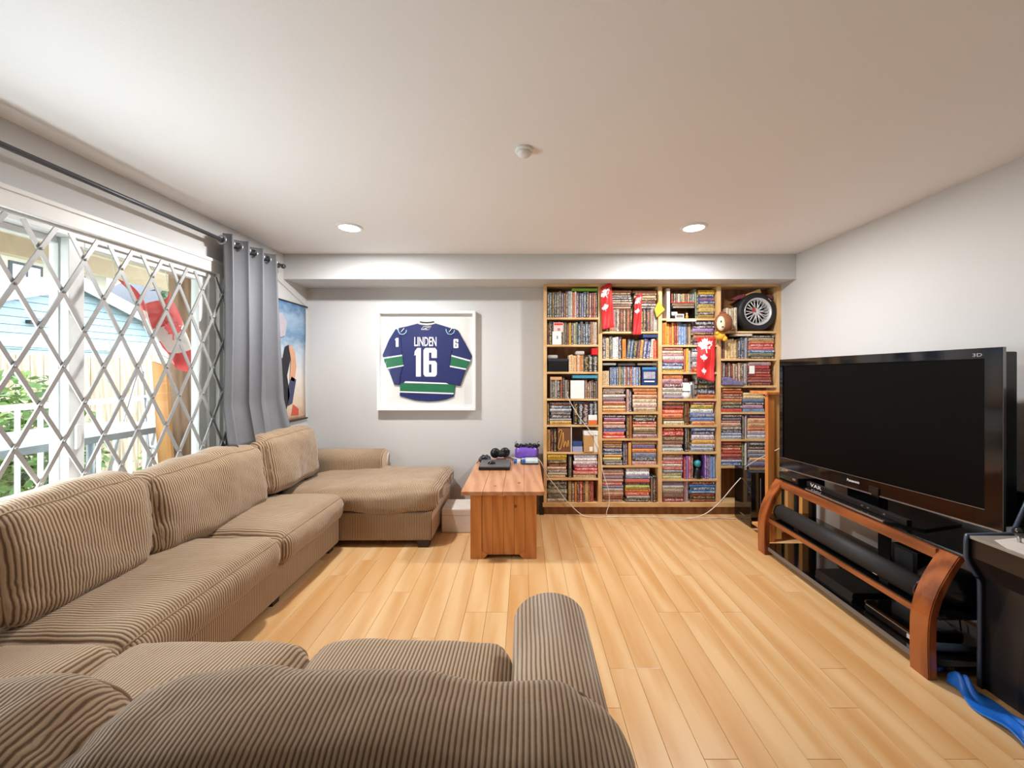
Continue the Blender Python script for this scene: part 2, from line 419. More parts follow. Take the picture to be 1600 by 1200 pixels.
obj('latch', box(XL-.0225, XL-.008, 1.89, 1.912, 1.0, 1.12, .003), M_vinyl, win)
bb = (('baseboard_back', (XL, .17, YB-.014, YB, 0, .09)), ('baseboard_left', (XL, XL+.014, YR, WY0-.1, 0, .09)), ('baseboard_right', (XR-.014, XR, YR, YB-.2, 0, .09)))
for nm, b in bb: struct(nm, box(*b, .003), M_white, 'painted '+nm.replace('_', ' ')[:9]+' along the floor')

# recessed lights
for i, (x, y) in enumerate(POTS):
    lab = {0: 'round recessed ceiling light above the far end of the corduroy sofa', 1: 'round recessed ceiling light above the television end of the bookcase'}[i]
    t = thing('recessed_light', lab, 'ceiling light', (x, y, HC), 'recessed ceiling lights')
    obj('trim_ring', lathe([(.070, -.001), (.074, -.010), (.088, -.010), (.096, -.003), (.096, .002)], 'z', (x, y, HC), 32), M_white, t, True)
    obj('lens', lathe([(.0005, -.007), (.073, -.007), (.073, .0)], 'z', (x, y, HC), 32), emis('lamp_lens', (255, 250, 240), 6.0), t)
    ld = bpy.data.lights.new('downlight', 'AREA'); ld.shape = 'DISK'; ld.size = .15; ld.energy = POT_POWER; ld.color = (1, .985, .965)
    lo = bpy.data.objects.new('downlight', ld); C.objects.link(lo); lo.location = (x, y, HC-.012); lo.parent = t
    lo.matrix_parent_inverse = Matrix.Translation(-t.location)
t = thing('smoke_detector', 'small white round detector on the ceiling between the two recessed lights', 'detector', (0, 1.85, HC))
obj('base', lathe([(.044, .0), (.044, -.008), (.036, -.012)], 'z', (0, 1.85, HC), 28), M_white, t, True)
obj('cap', lathe([(.033, -.010), (.031, -.024), (.02, -.034), (.0005, -.036)], 'z', (0, 1.85, HC), 28), M_white, t, True)

# ------------------------------------------------------------------ corduroy sofas
def part_cushion(name, t, mat, c, size, r, rot=None, **kw):
    axn = (0, 1) if mat is CY else (1, 1)
    sm = [axn]; o = obj(name, cushion(*size, r, seam=sm, **kw), mat, t); place(o, c, rot)
    obj('welt', tube(sm[1], .0045, 6, True), plain('corduroy_welt', (150, 126, 100), .9, var=.2), o)
    return o
SX0 = -2.105
t = thing('sofa', 'long brown corduroy sofa section under the barred window', 'sofa', (-1.8, 2.3, 0))
o = obj('base', box(SX0, -1.44, 1.36, 3.02, .05, .25, .02), CY, t)
obj('back_frame', box(SX0, SX0+.08, 1.36, 3.02, .25, .66, .03), CY, t)
for k, (y0, y1) in enumerate(((1.345, 2.245), (2.25, 3.02))):
    part_cushion('seat_cushion', t, CY, ((-1.96-1.40)/2, (y0+y1)/2, .332), (.58, y1-y0, .20), .075, seed=k+1, puff=.032, wr=.006)
def lean(p): return Vector((p.x-(p.z+.2)*.15, p.y, p.z))
def back_pillow(t, k, y0, y1, zb, zt):
    part_cushion('back_cushion', t, CY, (-1.93, (y0+y1)/2, (zt+zb)/2), (.21, y1-y0, zt-zb), .085, seed=k+5, puff=.045, wr=.012, fn=lean, fz=.35)
back_pillow(t, 0, 1.36, 1.955, .42, .885); back_pillow(t, 1, 1.96, 2.815, .41, .865)
for x, y in ((-2.05, 1.42), (-1.5, 1.5), (-1.5, 2.3), (-1.5, 2.96), (-2.05, 2.96)):
    obj('foot', prism([(x-.03, .055), (x+.03, .055), (x+.024, 0), (x-.024, 0)], y-.03, y+.03), M_foot, t)
t = thing('chaise', 'brown corduroy chaise with low rolled arm below the framed jersey', 'sofa', (-1.3, 3.4, 0))
obj('base', box(-2.14, -.725, 3.03, 3.80, .05, .27, .02), CX, t)
obj('back_frame', box(-2.14, -2.03, 3.03, 3.60, .27, .66, .03), CY, t)
back_pillow(t, 2, 2.83, 3.53, .45, .90)
part_cushion('seat_cushion', t, CX, (-1.325, 3.432, .352), (1.27, .81, .19), .08, seed=21, puff=.03, wr=.012,
             fn=lambda p: Vector((p.x, p.y, p.z-.03*max(0, -p.y-.25)/.16*(.5+.5*math.sin(p.x*9)) if p.z < 0 else p.z+.02*(p.x/.6))))
arm = [(3.60, .40)]+[(3.715+.115*math.cos(R(a)), .535+.10*math.sin(R(a))) for a in range(180, -1, -15)]+[(3.83, .40), (3.83, .24), (3.60, .24)]
o = obj('arm', prism(arm, -2.14, -1.325, 'yz', .012), CX, t)
for p in o.data.polygons: p.use_smooth = True
for x, y in ((-.79, 3.07), (-.79, 3.74), (-1.9, 3.74)):
    obj('foot', prism([(x-.05, .055), (x+.05, .055), (x+.04, 0), (x-.04, 0)], y-.04, y+.04), M_foot, t)
t = thing('sofa', 'corduroy sofa section with a rounded arm, facing the bookcase across the open floor', 'sofa', (-.9, .9, 0))
obj('base', box(SX0, .19, .42, 1.33, .05, .25, .02), CX, t)
obj('back_frame', box(SX0, .19, .34, .45, .10, .64, .03), CX, t)
obj('side_frame', box(SX0, SX0+.08, .45, 1.34, .25, .66, .03), CX, t)
for k, (x0, x1, dy) in enumerate(((-1.83, -1.385, -.015), (-1.38, -.735, 0), (-.73, -.045, .008))):
    part_cushion('seat_cushion', t, CX, ((x0+x1)/2, .98+dy, .345), (x1-x0, .80, .20), .075, seed=k+31, puff=.035, wr=.005)
back_pillow(t, 7, .80, 1.345, .44, .885)
def leany(p): return Vector((p.x, p.y-(p.z+.2)*.12, p.z))
for k, (x0, x1, zt) in enumerate(((-1.62, -.70, .850), (-.705, .150, .852))):
    part_cushion('back_cushion', t, CXF, ((x0+x1)/2, .652, (zt+.42)/2), (x1-x0, .27, zt-.42), .11, seed=k+43, puff=.045, wr=.013, fn=leany, fz=.55)
    seam = [( (x0+x1)/2+u*(x1-x0)*.47, .615, zt+.012+.022*(1-abs(u)**2.2)-(.03*abs(u)**6)) for u in [i/14 for i in range(-14, 15)]]
arm = [(-.04, .25), (-.04, .53)]+[(.085+.125*math.cos(R(a)), .53+.105*math.sin(R(a))) for a in range(165, 14, -15)]+[(.21, .53), (.21, .05), (-.04, .05)]
arm = [(-.035, .05), (-.035, .52)]+[(.088+.123*math.cos(R(a)), .52+.10*math.sin(R(a))) for a in range(170, 9, -10)]+[(.211, .52), (.211, .05)]
o = obj('arm', prism(arm, .45, 1.365, 'xz', .03), CX, t)
for p in o.data.polygons: p.use_smooth = True
for x, y in ((-2.05, .5), (.14, .5), (.14, 1.28), (-1.5, 1.28)):
    obj('foot', prism([(x-.03, .055), (x+.03, .055), (x+.024, 0), (x-.024, 0)], y-.03, y+.03), M_foot, t)

# ------------------------------------------------------------------ lattice gate, curtain, wall scroll
t = thing('security_gate', 'folding grey metal lattice gate across the sliding window', 'security gate', (XL+.05, 1.9, .15))
XG = XL+.048; gz1, gz0 = 2.03, .14; per, vp = .1712, .3435; ya, yb = 1.0, 2.775
def clip_bar(ys, sgn):
    """bar through (ys, gz1) running down with slope 2:1"""
    pts = []
    for z in (gz1, gz0):
        pts.append([ys+sgn*(gz1-z)*per/vp, z])
    (ya0, za0), (yb0, zb0) = pts
    def cut(p, q):
        if p[0] < ya: f = (ya-p[0])/(q[0]-p[0]); p = [ya, p[1]+(q[1]-p[1])*f]
        elif p[0] > yb: f = (yb-p[0])/(q[0]-p[0]); p = [yb, p[1]+(q[1]-p[1])*f]
        return p
    if max(ya0, yb0) <= ya or min(ya0, yb0) >= yb: return None
    p = cut(pts[0], pts[1]); q = cut(pts[1], pts[0])
    return p, q
def bar_mesh(p, q, x):
    a, b = Vector((x, p[0], p[1])), Vector((x, q[0], q[1])); d = (b-a).normalized(); s = Vector((1, 0, 0)).cross(d)*.0086
    bm = bmesh.new(); ex = Vector((.0035, 0, 0)); vs = []
    for c in (a, b):
        for e, g in ((-1, -1), (-1, 1), (1, 1), (1, -1)): vs.append(bm.verts.new(c+ex*e+s*g))
    for f in ((0, 1, 2, 3), (7, 6, 5, 4), (0, 4, 5, 1), (1, 5, 6, 2), (2, 6, 7, 3), (3, 7, 4, 0)): bm.faces.new([vs[i] for i in f])
    return bm
off = (gz1-1.92)*per/vp
for k in range(-14, 16):
    y0 = 1.698+k*per
    for sgn, x in ((1, XG), (-1, XG+.008)):
        r_ = clip_bar(y0-sgn*off, sgn)
        if r_ and abs(r_[0][1]-r_[1][1]) > .03: obj('lattice_bar', bar_mesh(*r_, x), M_lattice, t)
bm = bmesh.new()
for k in range(-5, 8):
    for j in range(12):
        y, z = 1.698+k*per+(per/2 if j % 2 else 0), 1.92-j*vp/2
        if ya < y < yb and z > gz0: add_lathe(bm, [(.006, -.006), (.006, .0155), (.003, .018)], 'x', (XG, y, z), 8)
obj('rivets', bm, M_lattice, t)['kind'] = 'stuff'
obj('wall_post', box(XL+.027, XL+.045, 2.76, 2.79, .10, 2.04, .002), M_vinyl, t)
obj('bottom_track', box(XL+.027, XL+.075, 1.0, 2.79, .10, .13, .002), M_lattice, t)

RX, RZ = -2.082, 2.286
t = thing('curtain_rod', 'long dark grey curtain rod above the sliding window', 'curtain rod', (RX, 2.2, RZ))
obj('rod', tube([(RX, .5, RZ), (RX, 1.9, RZ), (RX, 3.33, RZ)], .0125, 12), M_rodm, t)
for y in (.48, 3.345): obj('finial', ball((RX, y, RZ), .021, (1, 1.15, 1), 14), M_rodm, t)
for y in (.7, 3.29):
    bm = bmesh.new(); add_box(bm, XL, XL+.006, y-.015, y+.015, RZ-.045, RZ+.035); add_box(bm, XL, RX+.004, y-.006, y+.006, RZ-.028, RZ-.014)
    obj('bracket', bm, M_rodm, t)
t = thing('curtain', 'bunched grey curtain hanging from the rod by metal eyelets', 'curtain', (-2.08, 3.0, .85))
def curt(u, v):
    z = 2.335-v*(2.335-.845)
    ya0, yb0 = 2.665-.09*v**2, 3.235+.085*v
    ph = 2*math.pi*3.6*u
    y = ya0+(yb0-ya0)*(u+.018*math.sin(ph*2+1.0))
    amp = (.052+.022*v*math.sin(u*7.3+1))*(1-.25*v*u)
    x = RX+.012*v+amp*math.sin(ph+.45*v*math.sin(5*u+1))+.010*math.sin(ph*2.3+3*v)*v
    x += .055*max(0, v-.8)/.2; y += .03*v*math.sin(u*6.0+.5)
    z += .025*math.sin(u*14+2)*max(0, v-.9)/.1
    return Vector((max(x, XL+.012), y, z))
thick(obj('cloth', sheet(150, 44, curt), M_curt, t), .004)
bm = bmesh.new()
for k in range(8):
    u = (k*.5)/3.6
    if u > 1: break
    y = 2.665+.57*u
    o = obj('eyelet', tube([(RX+.028*math.cos(a), y, RZ+.028*math.sin(a)) for a in [2*math.pi*i/20 for i in range(20)]], .006, 8, True), M_silver, t)
bm.free()
def scroll_mat():
    k = NT('scroll_print'); tc = k.n('ShaderNodeTexCoord'); sp = k.n('ShaderNodeSeparateXYZ'); k.l(tc.outputs['Generated'], sp.inputs[0])
    z = sp.outputs[2]; nz = k.noise(4, 4, k.coord('Generated', (1, 1.5, 5)))
    f = k.math('ADD', z, k.math('MULTIPLY', k.math('SUBTRACT', nz, .5), .22))
    col = k.ramp(f, [(.0, rgb((190, 150, 118))), (.14, rgb((214, 192, 170))), (.36, rgb((220, 214, 208))), (.58, rgb((186, 200, 214))), (.72, rgb((104, 140, 174))), (.86, rgb((150, 176, 200))), (1, rgb((70, 112, 154)))])
    k.l(col, k.b.inputs['Base Color']); k.b.inputs['Roughness'].default_value = .7; return k.m
t = thing('wall_scroll', 'hanging cloth wall scroll with blue sky and sandy print beside the curtain', 'wall scroll', (XL+.01, 3.5, .92))
XS = XL+.014; sy0, sy1, sz0, sz1 = 3.24, 3.835, .915, 2.015
obj('cloth', sheet(8, 24, lambda u, v: Vector((XS+.004*math.sin(v*7+u*2), sy0+.01+(sy1-sy0-.02)*u, sz0+(sz1-sz0)*v))), scroll_mat(), t)
thick(t.children[0], .0015)
for nm, c, pts in (('dark_patch', (30, 30, 36), [(3.26, 1.02), (3.50, 1.0), (3.56, 1.16), (3.52, 1.34), (3.575, 1.50), (3.54, 1.62), (3.49, 1.60), (3.46, 1.50), (3.26, 1.45)]),
                   ('tan_patch', (206, 156, 124), [(3.56, 1.30), (3.63, 1.28), (3.665, 1.42), (3.64, 1.56), (3.565, 1.63), (3.545, 1.58), (3.58, 1.48)]),
                   ('grey_patch', (176, 170, 178), [(3.26, 1.62), (3.36, 1.66), (3.49, 1.70), (3.52, 1.82), (3.45, 1.90), (3.34, 1.89), (3.26, 1.84)]),
                   ('blue_patch', (58, 66, 98), [(3.53, 1.06), (3.60, 1.08), (3.66, 1.30), (3.585, 1.33), (3.53, 1.22)]),
                   ('red_patch', (196, 84, 62), [(3.58, .97), (3.70, .96), (3.70, 1.02), (3.61, 1.07)])):
    obj(nm, prism(pts, XS+.006, XS+.0075, 'yz'), plain(nm, c, .7), t)
for z in (sz0, sz1): obj('hanger_bar', tube([(XS+.002, sy0-.02, z), (XS+.002, sy1+.022, z)], .008, 8), M_black, t)
obj('cord', tube([(XS, sy0, sz1+.005), (XL+.006, 3.39, 2.19), (XS, sy1, sz1+.005)], .0014, 6), M_black, t)
obj('nail', lathe([(.004, -.008), (.004, .012), (.007, .013), (.007, .015)], 'x', (XL, 3.39, 2.19), 10), M_black, t)

# ------------------------------------------------------------------ framed jersey
YJ = 3.83
def J(cx, cy, Y=YJ): return (PX(580+cx/6.856, Y), PZ(475+cy/6.856, Y))
t = thing('framed_jersey', 'white square shadow box frame holding a blue hockey jersey', 'framed jersey', (-.97, YB, 1.0))
fx0, fz1 = PX(590, 3.83), PZ(486, 3.83); fx1, fz0 = PX(743, 3.83), PZ(641, 3.83)
bm = bmesh.new(); w = .026
for a, b, c, d in ((fx0, fx1, fz1-w, fz1), (fx0, fx1, fz0, fz0+w), (fx0, fx0+w, fz0+w, fz1-w), (fx1-w, fx1, fz0+w, fz1-w)):
    add_box(bm, a, b, 3.81, YB-.001, c, d, 0, .002)
obj('frame', bm, M_white, t); obj('backing', box(fx0+.01, fx1-.01, 3.862, 3.87, fz0+.01, fz1-.01), plain('mat_board', (222, 221, 218), .7, var=.03), t)
obj('pane', box(fx0+w-.004, fx1-w+.004, 3.8165, 3.8185, fz0+w-.004, fz1-w+.004), M_fglass, t)
M_blue = plain('jersey_blue', (15, 29, 92), .65, var=.15, nscale=9); M_green = plain('jersey_green', (14, 104, 66), .65, var=.12)
M_lblue = plain('patch_blue', (150, 190, 220), .6)
def jp(name, pts, y0, y1, mat, parent=t, bev=0.0): return obj(name, prism([J(*p) for p in pts], y0, y1, 'xz', bev), mat, parent)
body = jp('jersey_body', [(495, 205), (590, 222), (685, 205), (800, 240), (905, 275), (880, 420), (850, 560), (848, 800), (893, 870), (880, 995), (800, 1025), (700, 1042), (600, 1046), (470, 1034), (370, 1008), (298, 985), (303, 860), (325, 640), (310, 420), (285, 255), (380, 235)], 3.846, 3.862, M_blue, bev=.004)
sl = jp('sleeve', [(258, 262), (300, 300), (322, 430), (330, 560), (345, 660), (310, 760), (300, 868), (240, 865), (175, 690), (113, 548), (185, 380)], 3.842, 3.860, M_blue, bev=.004)
sr = jp('sleeve', [(885, 262), (925, 280), (1000, 415), (1078, 560), (1012, 702), (950, 880), (805, 852), (828, 740), (842, 650), (862, 540), (872, 400)], 3.840, 3.860, M_blue, bev=.004)
obj('collar', tube([Vector((J(c, d)[0], 3.844, J(c, d)[1])) for c, d in ((500, 203), (540, 214), (590, 218), (640, 214), (682, 203))], .009, 8), M_wcloth, body)
obj('neck_tape', tube([Vector((J(c, d)[0], 3.852, J(c, d)[1])) for c, d in ((515, 188), (550, 193), (590, 195), (635, 193), (668, 186))], .006, 8), M_black, body)
for nm, pts, m, p, y in (
    ('hem_stripe', [(310, 852), (890, 862), (884, 956), (301, 938)], M_green, body, 3.8445), ('hem_line', [(362, 828), (800, 846), (830, 860), (345, 846)], M_wcloth, body, 3.844),
    ('hem_line', [(300, 934), (880, 954), (878, 968), (300, 948)], M_wcloth, body, 3.844),
    ('sleeve_stripe', [(124, 584), (328, 556), (342, 655), (165, 688)], M_green, sl, 3.8405), ('sleeve_line', [(118, 574), (325, 543), (328, 556), (123, 588)], M_wcloth, sl, 3.840),
    ('sleeve_line', [(166, 684), (342, 652), (344, 664), (172, 696)], M_wcloth, sl, 3.840),
    ('sleeve_stripe', [(858, 560), (1056, 614), (1017, 694), (843, 662)], M_green, sr, 3.8385), ('sleeve_line', [(860, 546), (1064, 602), (1058, 616), (857, 561)], M_wcloth, sr, 3.838),
    ('sleeve_line', [(842, 660), (1019, 692), (1013, 706), (840, 674)], M_wcloth, sr, 3.838)):
    jp(nm, pts, y, y+.006, m, p)
def jt(s, c0, c1, d0, d1, y, p, bold):
    (x0, z1), (x1, z0) = J(c0, d0), J(c1, d1)
    o = obj('lettering', text_mesh(s, x0, x1, z0, z1, y, .003, bold), M_wcloth, p); return o
DIG = {'1': [[(.46, 0), (1, 0), (1, 1), (.25, 1), (.25, .24), (0, .27), (.06, .12)]],
       '6': [[(0, .08), (.14, 0), (.41, 0), (.41, 1), (.14, 1), (0, .92)], [(.41, 0), (.87, 0), (1, .08), (1, .16), (.41, .16)], [(.60, .16), (1, .16), (1, .35), (.60, .35)],
             [(.41, .45), (.87, .45), (1, .53), (1, .57), (.41, .57)], [(.60, .57), (1, .57), (1, .86), (.60, .86)], [(.41, .86), (1, .86), (1, .92), (.87, 1), (.41, 1)]]}
def jd(ch, c0, c1, d0, d1, y, p):
    bm = bmesh.new()
    for poly in DIG[ch]: add_prism(bm, [J(c0+(c1-c0)*a, d0+(d1-d0)*b) for a, b in poly], y, y+.004)
    return obj('numeral', bm, M_wcloth, p)
jt('LINDEN', 458, 696, 352, 450, 3.8445, body, .012)
jd('1', 458, 528, 470, 778, 3.8425, body); jd('6', 556, 700, 470, 778, 3.8425, body)
jd('1', 252, 288, 362, 458, 3.8385, sl); jd('6', 880, 932, 374, 472, 3.8365, sr)
for ox, sx in ((330, 1), (845, 1)):
    u = [(-46, -18), (-40, 12), (-22, 38), (12, 42), (38, 24), (46, -6)]
    obj('shoulder_patch', tube([Vector((J(ox+a, 284+b)[0], 3.8395, J(ox+a, 284+b)[1])) for a, b in u], .0055, 6), M_lblue, body)
    obj('patch_stick', tube([Vector((J(ox+a, 284+b)[0], 3.839, J(ox+a, 284+b)[1])) for a, b in ((-14, 16), (20, -26))], .004, 6), M_wcloth, body)
for pts in (((532, 272), (556, 240), (640, 238), (612, 274), (532, 272)), ((552, 268), (585, 256), (622, 246)), ((575, 262), (596, 270))):
    obj('maker_mark', tube([Vector((J(a, b)[0], 3.844, J(a, b)[1])) for a, b in pts], .0026, 6), M_wcloth, body)

# ------------------------------------------------------------------ bookcase
def bx_(px): return PX(px, ZS)
def bz_(py): return PZ(py, ZS)
case = thing('bookcase', 'tall birch bookcase of four bays built in under the bulkhead', 'bookcase', (1.3, 3.79, 0))
ZT = 2.2115; YK = 3.868; TH = .022; zb0 = bz_(792); zb1 = bz_(785.5)
edges = [(849.5, 854.5), (935, 941), (1028.5, 1034.5), (1120.5, 1126.5), (1214, 1221)]
cols = [(854.5, 935), (941, 1028.5), (1034.5, 1120.5), (1126.5, 1214)]
for a, b in edges:
    xa, xb = bx_(a), min(bx_(b), XR-.001)
    obj('upright', box(xa, xb, ZS, YK, zb1, ZT-.02, .001), M_case, case)
obj('top_board', box(bx_(849.5), XR-.001, ZS, YK, ZT-.02, ZT, .001), M_case, case)
obj('bottom_board', box(bx_(848), XR-.001, ZS-.004, YK, zb0, zb1, .001), M_case, case)
obj('plinth', box(bx_(850), XR-.001, ZS+.03, ZS+.05, 0, zb0), M_caseback, case)
obj('back_panel', box(bx_(850), XR-.001, YK, YB-.001, zb0, ZT), M_caseback, case)
obj('corner_foot', box(bx_(843), bx_(850), ZS+.01, ZS+.06, 0, zb1+.10), M_black, case)
SHELF = [[497.5, 540, 582.5, 624.5, 665.5, 708, 749], [519.5, 562, 604, 645.5, 687, 729], [499, 540.5, 583, 625, 666, 708, 750.5], [519, 562, 604, 645.5, 688, 730]]
for ci, ys in enumerate(SHELF):
    for y in ys:
        zc = bz_(y); obj('shelf', box(bx_(cols[ci][0])-.0005, bx_(cols[ci][1])+.0005, ZS+.002, YK, zc-.0095, zc+.0095, .001), M_case, case)
def cell(ci, ri):
    """clear space of a cell: x0, x1, z floor, z ceiling"""
    ys = SHELF[ci]; zt = ZT-.02 if ri == 0 else bz_(ys[ri-1])-.0095; zb = zb1 if ri == len(ys) else bz_(ys[ri])+.0095
    return bx_(cols[ci][0]), bx_(cols[ci][1]), zb, zt
BOOKS = []          # dicts gathered first, built afterwards (largest 300 single, the rest joined)
ORD = ['top', 'second', 'third', 'fourth', 'fifth', 'sixth', 'seventh', 'eighth', 'ninth', 'tenth', 'eleventh', 'twelfth', 'thirteenth', 'fourteenth', 'fifteenth', 'sixteenth', 'seventeenth', 'eighteenth', 'nineteenth', 'twentieth', 'twenty-first', 'twenty-second', 'twenty-third', 'twenty-fourth', 'twenty-fifth', 'twenty-sixth', 'twenty-seventh', 'twenty-eighth']
BAY = ['chest bay', 'two-banner bay', 'canister bay', 'tyre bay']
rb = random.Random(11)
def cname(c):
    r, g, b = c; mx, mn = max(c), min(c)
    if mx < 62: return 'black'
    if mx-mn < 28:
        return 'dark grey' if mx < 110 else 'grey' if mx < 170 else 'pale grey' if mx < 215 else 'white'
    import colorsys
    h, s, v = colorsys.rgb_to_hsv(r/255, g/255, b/255); h *= 360
    if h < 14 or h > 340: k = 'pink' if (v > .7 and s < .45) else 'red'
    elif h < 38: k = 'orange' if (s > .58 and v > .7) else 'tan' if v > .6 else 'brown'
    elif h < 65: k = 'yellow' if s > .5 and v > .6 else 'cream' if v > .6 else 'olive'
    elif h < 165: k = 'green'
    elif h < 200: k = 'teal'
    elif h < 255: k = 'blue'
    else: k = 'purple'
    return ('dark '+k) if v < .5 and k not in ('brown', 'olive') else ('pale '+k) if (s < .3 and v > .65 and k not in ('tan', 'cream', 'pink')) else k
def accent(c):
    l = .3*c[0]+.59*c[1]+.11*c[2]
    return rb.choice([(232, 224, 205), (220, 190, 120), (235, 235, 235), (214, 120, 80)]) if l < 130 else rb.choice([(40, 36, 40), (120, 40, 36), (40, 60, 110), (90, 60, 40)])
def stack(ci, ri, x0, x1, colors, top=None, zlift=0.0, side='chest-side', full=.97, y0=None):
    a, b, zb, zt = cell(ci, ri); zb += zlift
    hi = (bz_(top) if top else zb+(zt-zb)*full); n = len(colors); ws = [rb.uniform(.8, 1.25) for _ in colors]; k = (hi-zb)/sum(ws)
    z = hi; X0, X1 = max(a+.001, bx_(x0)), min(b-.001, bx_(x1))
    for i, (c, w) in enumerate(zip(colors, ws)):
        h = w*k; L = (X1-X0)*rb.uniform(.90, 1.0); xo = X0+rb.uniform(0, (X1-X0)-L)
        BOOKS.append(dict(x0=xo, x1=xo+L, z0=z-h+.0006, z1=z-.0006, y=(y0 or ZS+rb.uniform(.006, .018)), d=rb.uniform(.125, .145), lay=True, c=c,
                          where='%s in %s stack, %s shelf, %s' % (('top book' if i == 0 else ORD[i]+' down'), side, ORD[ri], BAY[ci])))
        z -= h
def row(ci, ri, x0, x1, colors, hgt=(.80, .94), lean_deg=0, bottom=None, top=None, side='', zlift=0.0, y0=None):
    a, b, zb, zt = cell(ci, ri); zb += zlift; X0, X1 = max(a+.001, bx_(x0)), min(b-.001, bx_(x1))
    ws = [rb.uniform(.8, 1.3) for _ in colors]; k = (X1-X0)/sum(ws); x = X0; H_ = (bz_(top)-zb) if top else (zt-zb)
    for i, (c, w) in enumerate(zip(colors, ws)):
        h = H_*rb.uniform(*hgt) if not top else H_*rb.uniform(.96, 1.0)
        ld = lean_deg if (lean_deg and 0 < i < len(colors)-1) else 0
        BOOKS.append(dict(x0=x+.0004, x1=x+w*k-.0004, z0=zb+.0003, z1=zb+h, y=(y0 or ZS+rb.uniform(.006, .022)), d=rb.uniform(.12, .142), lay=False, c=c, lean=ld,
                          where='%s upright%s, %s shelf, %s' % ('first' if i == 0 else ORD[i], side or ' from the chest side', ORD[ri], BAY[ci])))
        x += w*k
D = (38, 40, 46)
# bay beside the chest
row(0, 0, 855, 934, [D, (70, 80, 70), (120, 108, 80), (44, 46, 52), (90, 96, 96), (150, 106, 74), (54, 52, 108), (176, 138, 84), (110, 60, 50), (168, 188, 192), (236, 226, 200), (204, 112, 62), (226, 190, 178), (76, 54, 84), (64, 50, 90), (150, 162, 192), (36, 52, 84), (40, 44, 60), (148, 86, 86), (34, 34, 40), (160, 50, 48), (44, 40, 44)], (.78, .86))
row(0, 1, 855, 934, [(36, 42, 52), (34, 38, 46), (42, 48, 58), (38, 42, 50), (122, 32, 42), (92, 32, 38), (104, 60, 40), (172, 172, 150), (58, 56, 62), (70, 60, 70), (216, 170, 42), (60, 50, 52), (192, 182, 162), (132, 142, 112), (62, 80, 100), (70, 84, 104), (56, 64, 76), (60, 74, 90), (52, 52, 60), (120, 70, 60), (192, 162, 140), (202, 192, 172)], (.82, .93))
row(0, 2, 889, 912, [(236, 214, 178), (238, 208, 160), (232, 196, 150), (228, 170, 120), (236, 206, 170), (214, 140, 90), (222, 176, 120)], (.62, .68), side=' of the cream run')
row(0, 2, 912.5, 934.5, [(34, 32, 38), (40, 36, 40), (30, 30, 36)], (.64, .67), side=' of the black set')
row(0, 3, 860, 890, [(150, 140, 128), (44, 36, 34), (176, 166, 152), (50, 40, 38), (110, 70, 60), (52, 48, 50), (150, 150, 146), (70, 60, 56)], (.74, .84), side=' behind the wooden block')
row(0, 3, 914, 934, [(150, 110, 80), (120, 78, 52), (140, 90, 60), (60, 56, 70), (44, 40, 48), (150, 140, 160)], (.66, .74), side=' past the white card')
row(0, 4, 855, 858.5, [(80, 70, 60)], (.9, .94), side=' at the upright')
stack(0, 4, 859, 893, [(58, 60, 66), (66, 66, 72), (196, 200, 206), (62, 72, 112), (52, 46, 52), (172, 168, 168), (208, 168, 92)], full=.93)
row(0, 4, 896, 934, [(30, 30, 36), (36, 32, 36), (66, 30, 46), (40, 48, 62), (34, 34, 40)], (.93, .97), side=' of the tall black run')
row(0, 5, 855, 860, [(192, 148, 74)], (.88, .9), side=' at the upright')
row(0, 5, 860.5, 870, [(42, 44, 52), (46, 46, 54)], (.9, .94), side=' of the dark pair')
stack(0, 6, 855, 886, [(228, 192, 62), (236, 202, 84), (62, 52, 46), (122, 62, 52), (212, 182, 152), (112, 92, 80), (192, 182, 152), (226, 190, 150)])
row(0, 6, 888.5, 894, [(46, 50, 74)], (.96, .98), side=' between the stacks')
stack(0, 6, 896, 934, [(226, 226, 234), (238, 234, 238), (232, 226, 236), (142, 32, 52), (192, 42, 50), (202, 92, 80), (216, 206, 172)], side='TV-side')
stack(0, 7, 855, 887, [(54, 54, 56), (72, 76, 70), (120, 120, 98), (140, 134, 116), (200, 180, 150)])
row(0, 7, 888, 928, [(140, 114, 82), (104, 78, 52), (222, 142, 80), (40, 36, 40), (172, 60, 54), (60, 32, 40), (222, 182, 132), (112, 42, 52), (202, 104, 92)], (.90, .97))
# two-banner bay
stack(1, 0, 942, 988, [(120, 84, 66), (90, 62, 52), (110, 80, 60), (62, 54, 52), (104, 76, 62), (126, 96, 72), (60, 50, 56), (168, 130, 96)], top=453, zlift=bz_(481)-bz_(516.5))
stack(1, 0, 990, 1027, [(112, 78, 62), (96, 66, 54), (206, 178, 140), (84, 66, 60), (64, 56, 62), (108, 90, 70), (56, 46, 48)], top=453, zlift=bz_(481)-bz_(516.5), side='TV-side')
row(1, 0, 942, 1027.5, [(90, 50, 44), (112, 60, 52), (192, 132, 92), (176, 148, 146), (112, 92, 80), (92, 62, 60), (132, 104, 70), (104, 70, 56), (88, 60, 48), (66, 44, 36), (120, 80, 56), (90, 44, 40), (60, 60, 66), (72, 68, 70), (156, 140, 128), (182, 176, 166)], top=482)
row(1, 1, 942, 972, [(66, 54, 64), (212, 190, 152), (62, 80, 92), (236, 236, 232), (226, 222, 216), (70, 60, 72)], (.82, .90), side=' of the straight run')
row(1, 1, 973, 1027, [(226, 142, 62), (40, 66, 104), (62, 112, 162), (52, 52, 62), (72, 62, 70), (222, 172, 92), (74, 72, 104), (50, 62, 122), (222, 202, 182), (228, 60, 52)], (.70, .80), lean_deg=-7, side=' of the leaning run')
row(1, 2, 942, 952.5, [(228, 204, 164), (224, 198, 156), (230, 206, 168)], (.56, .6), side=' of the cream run')
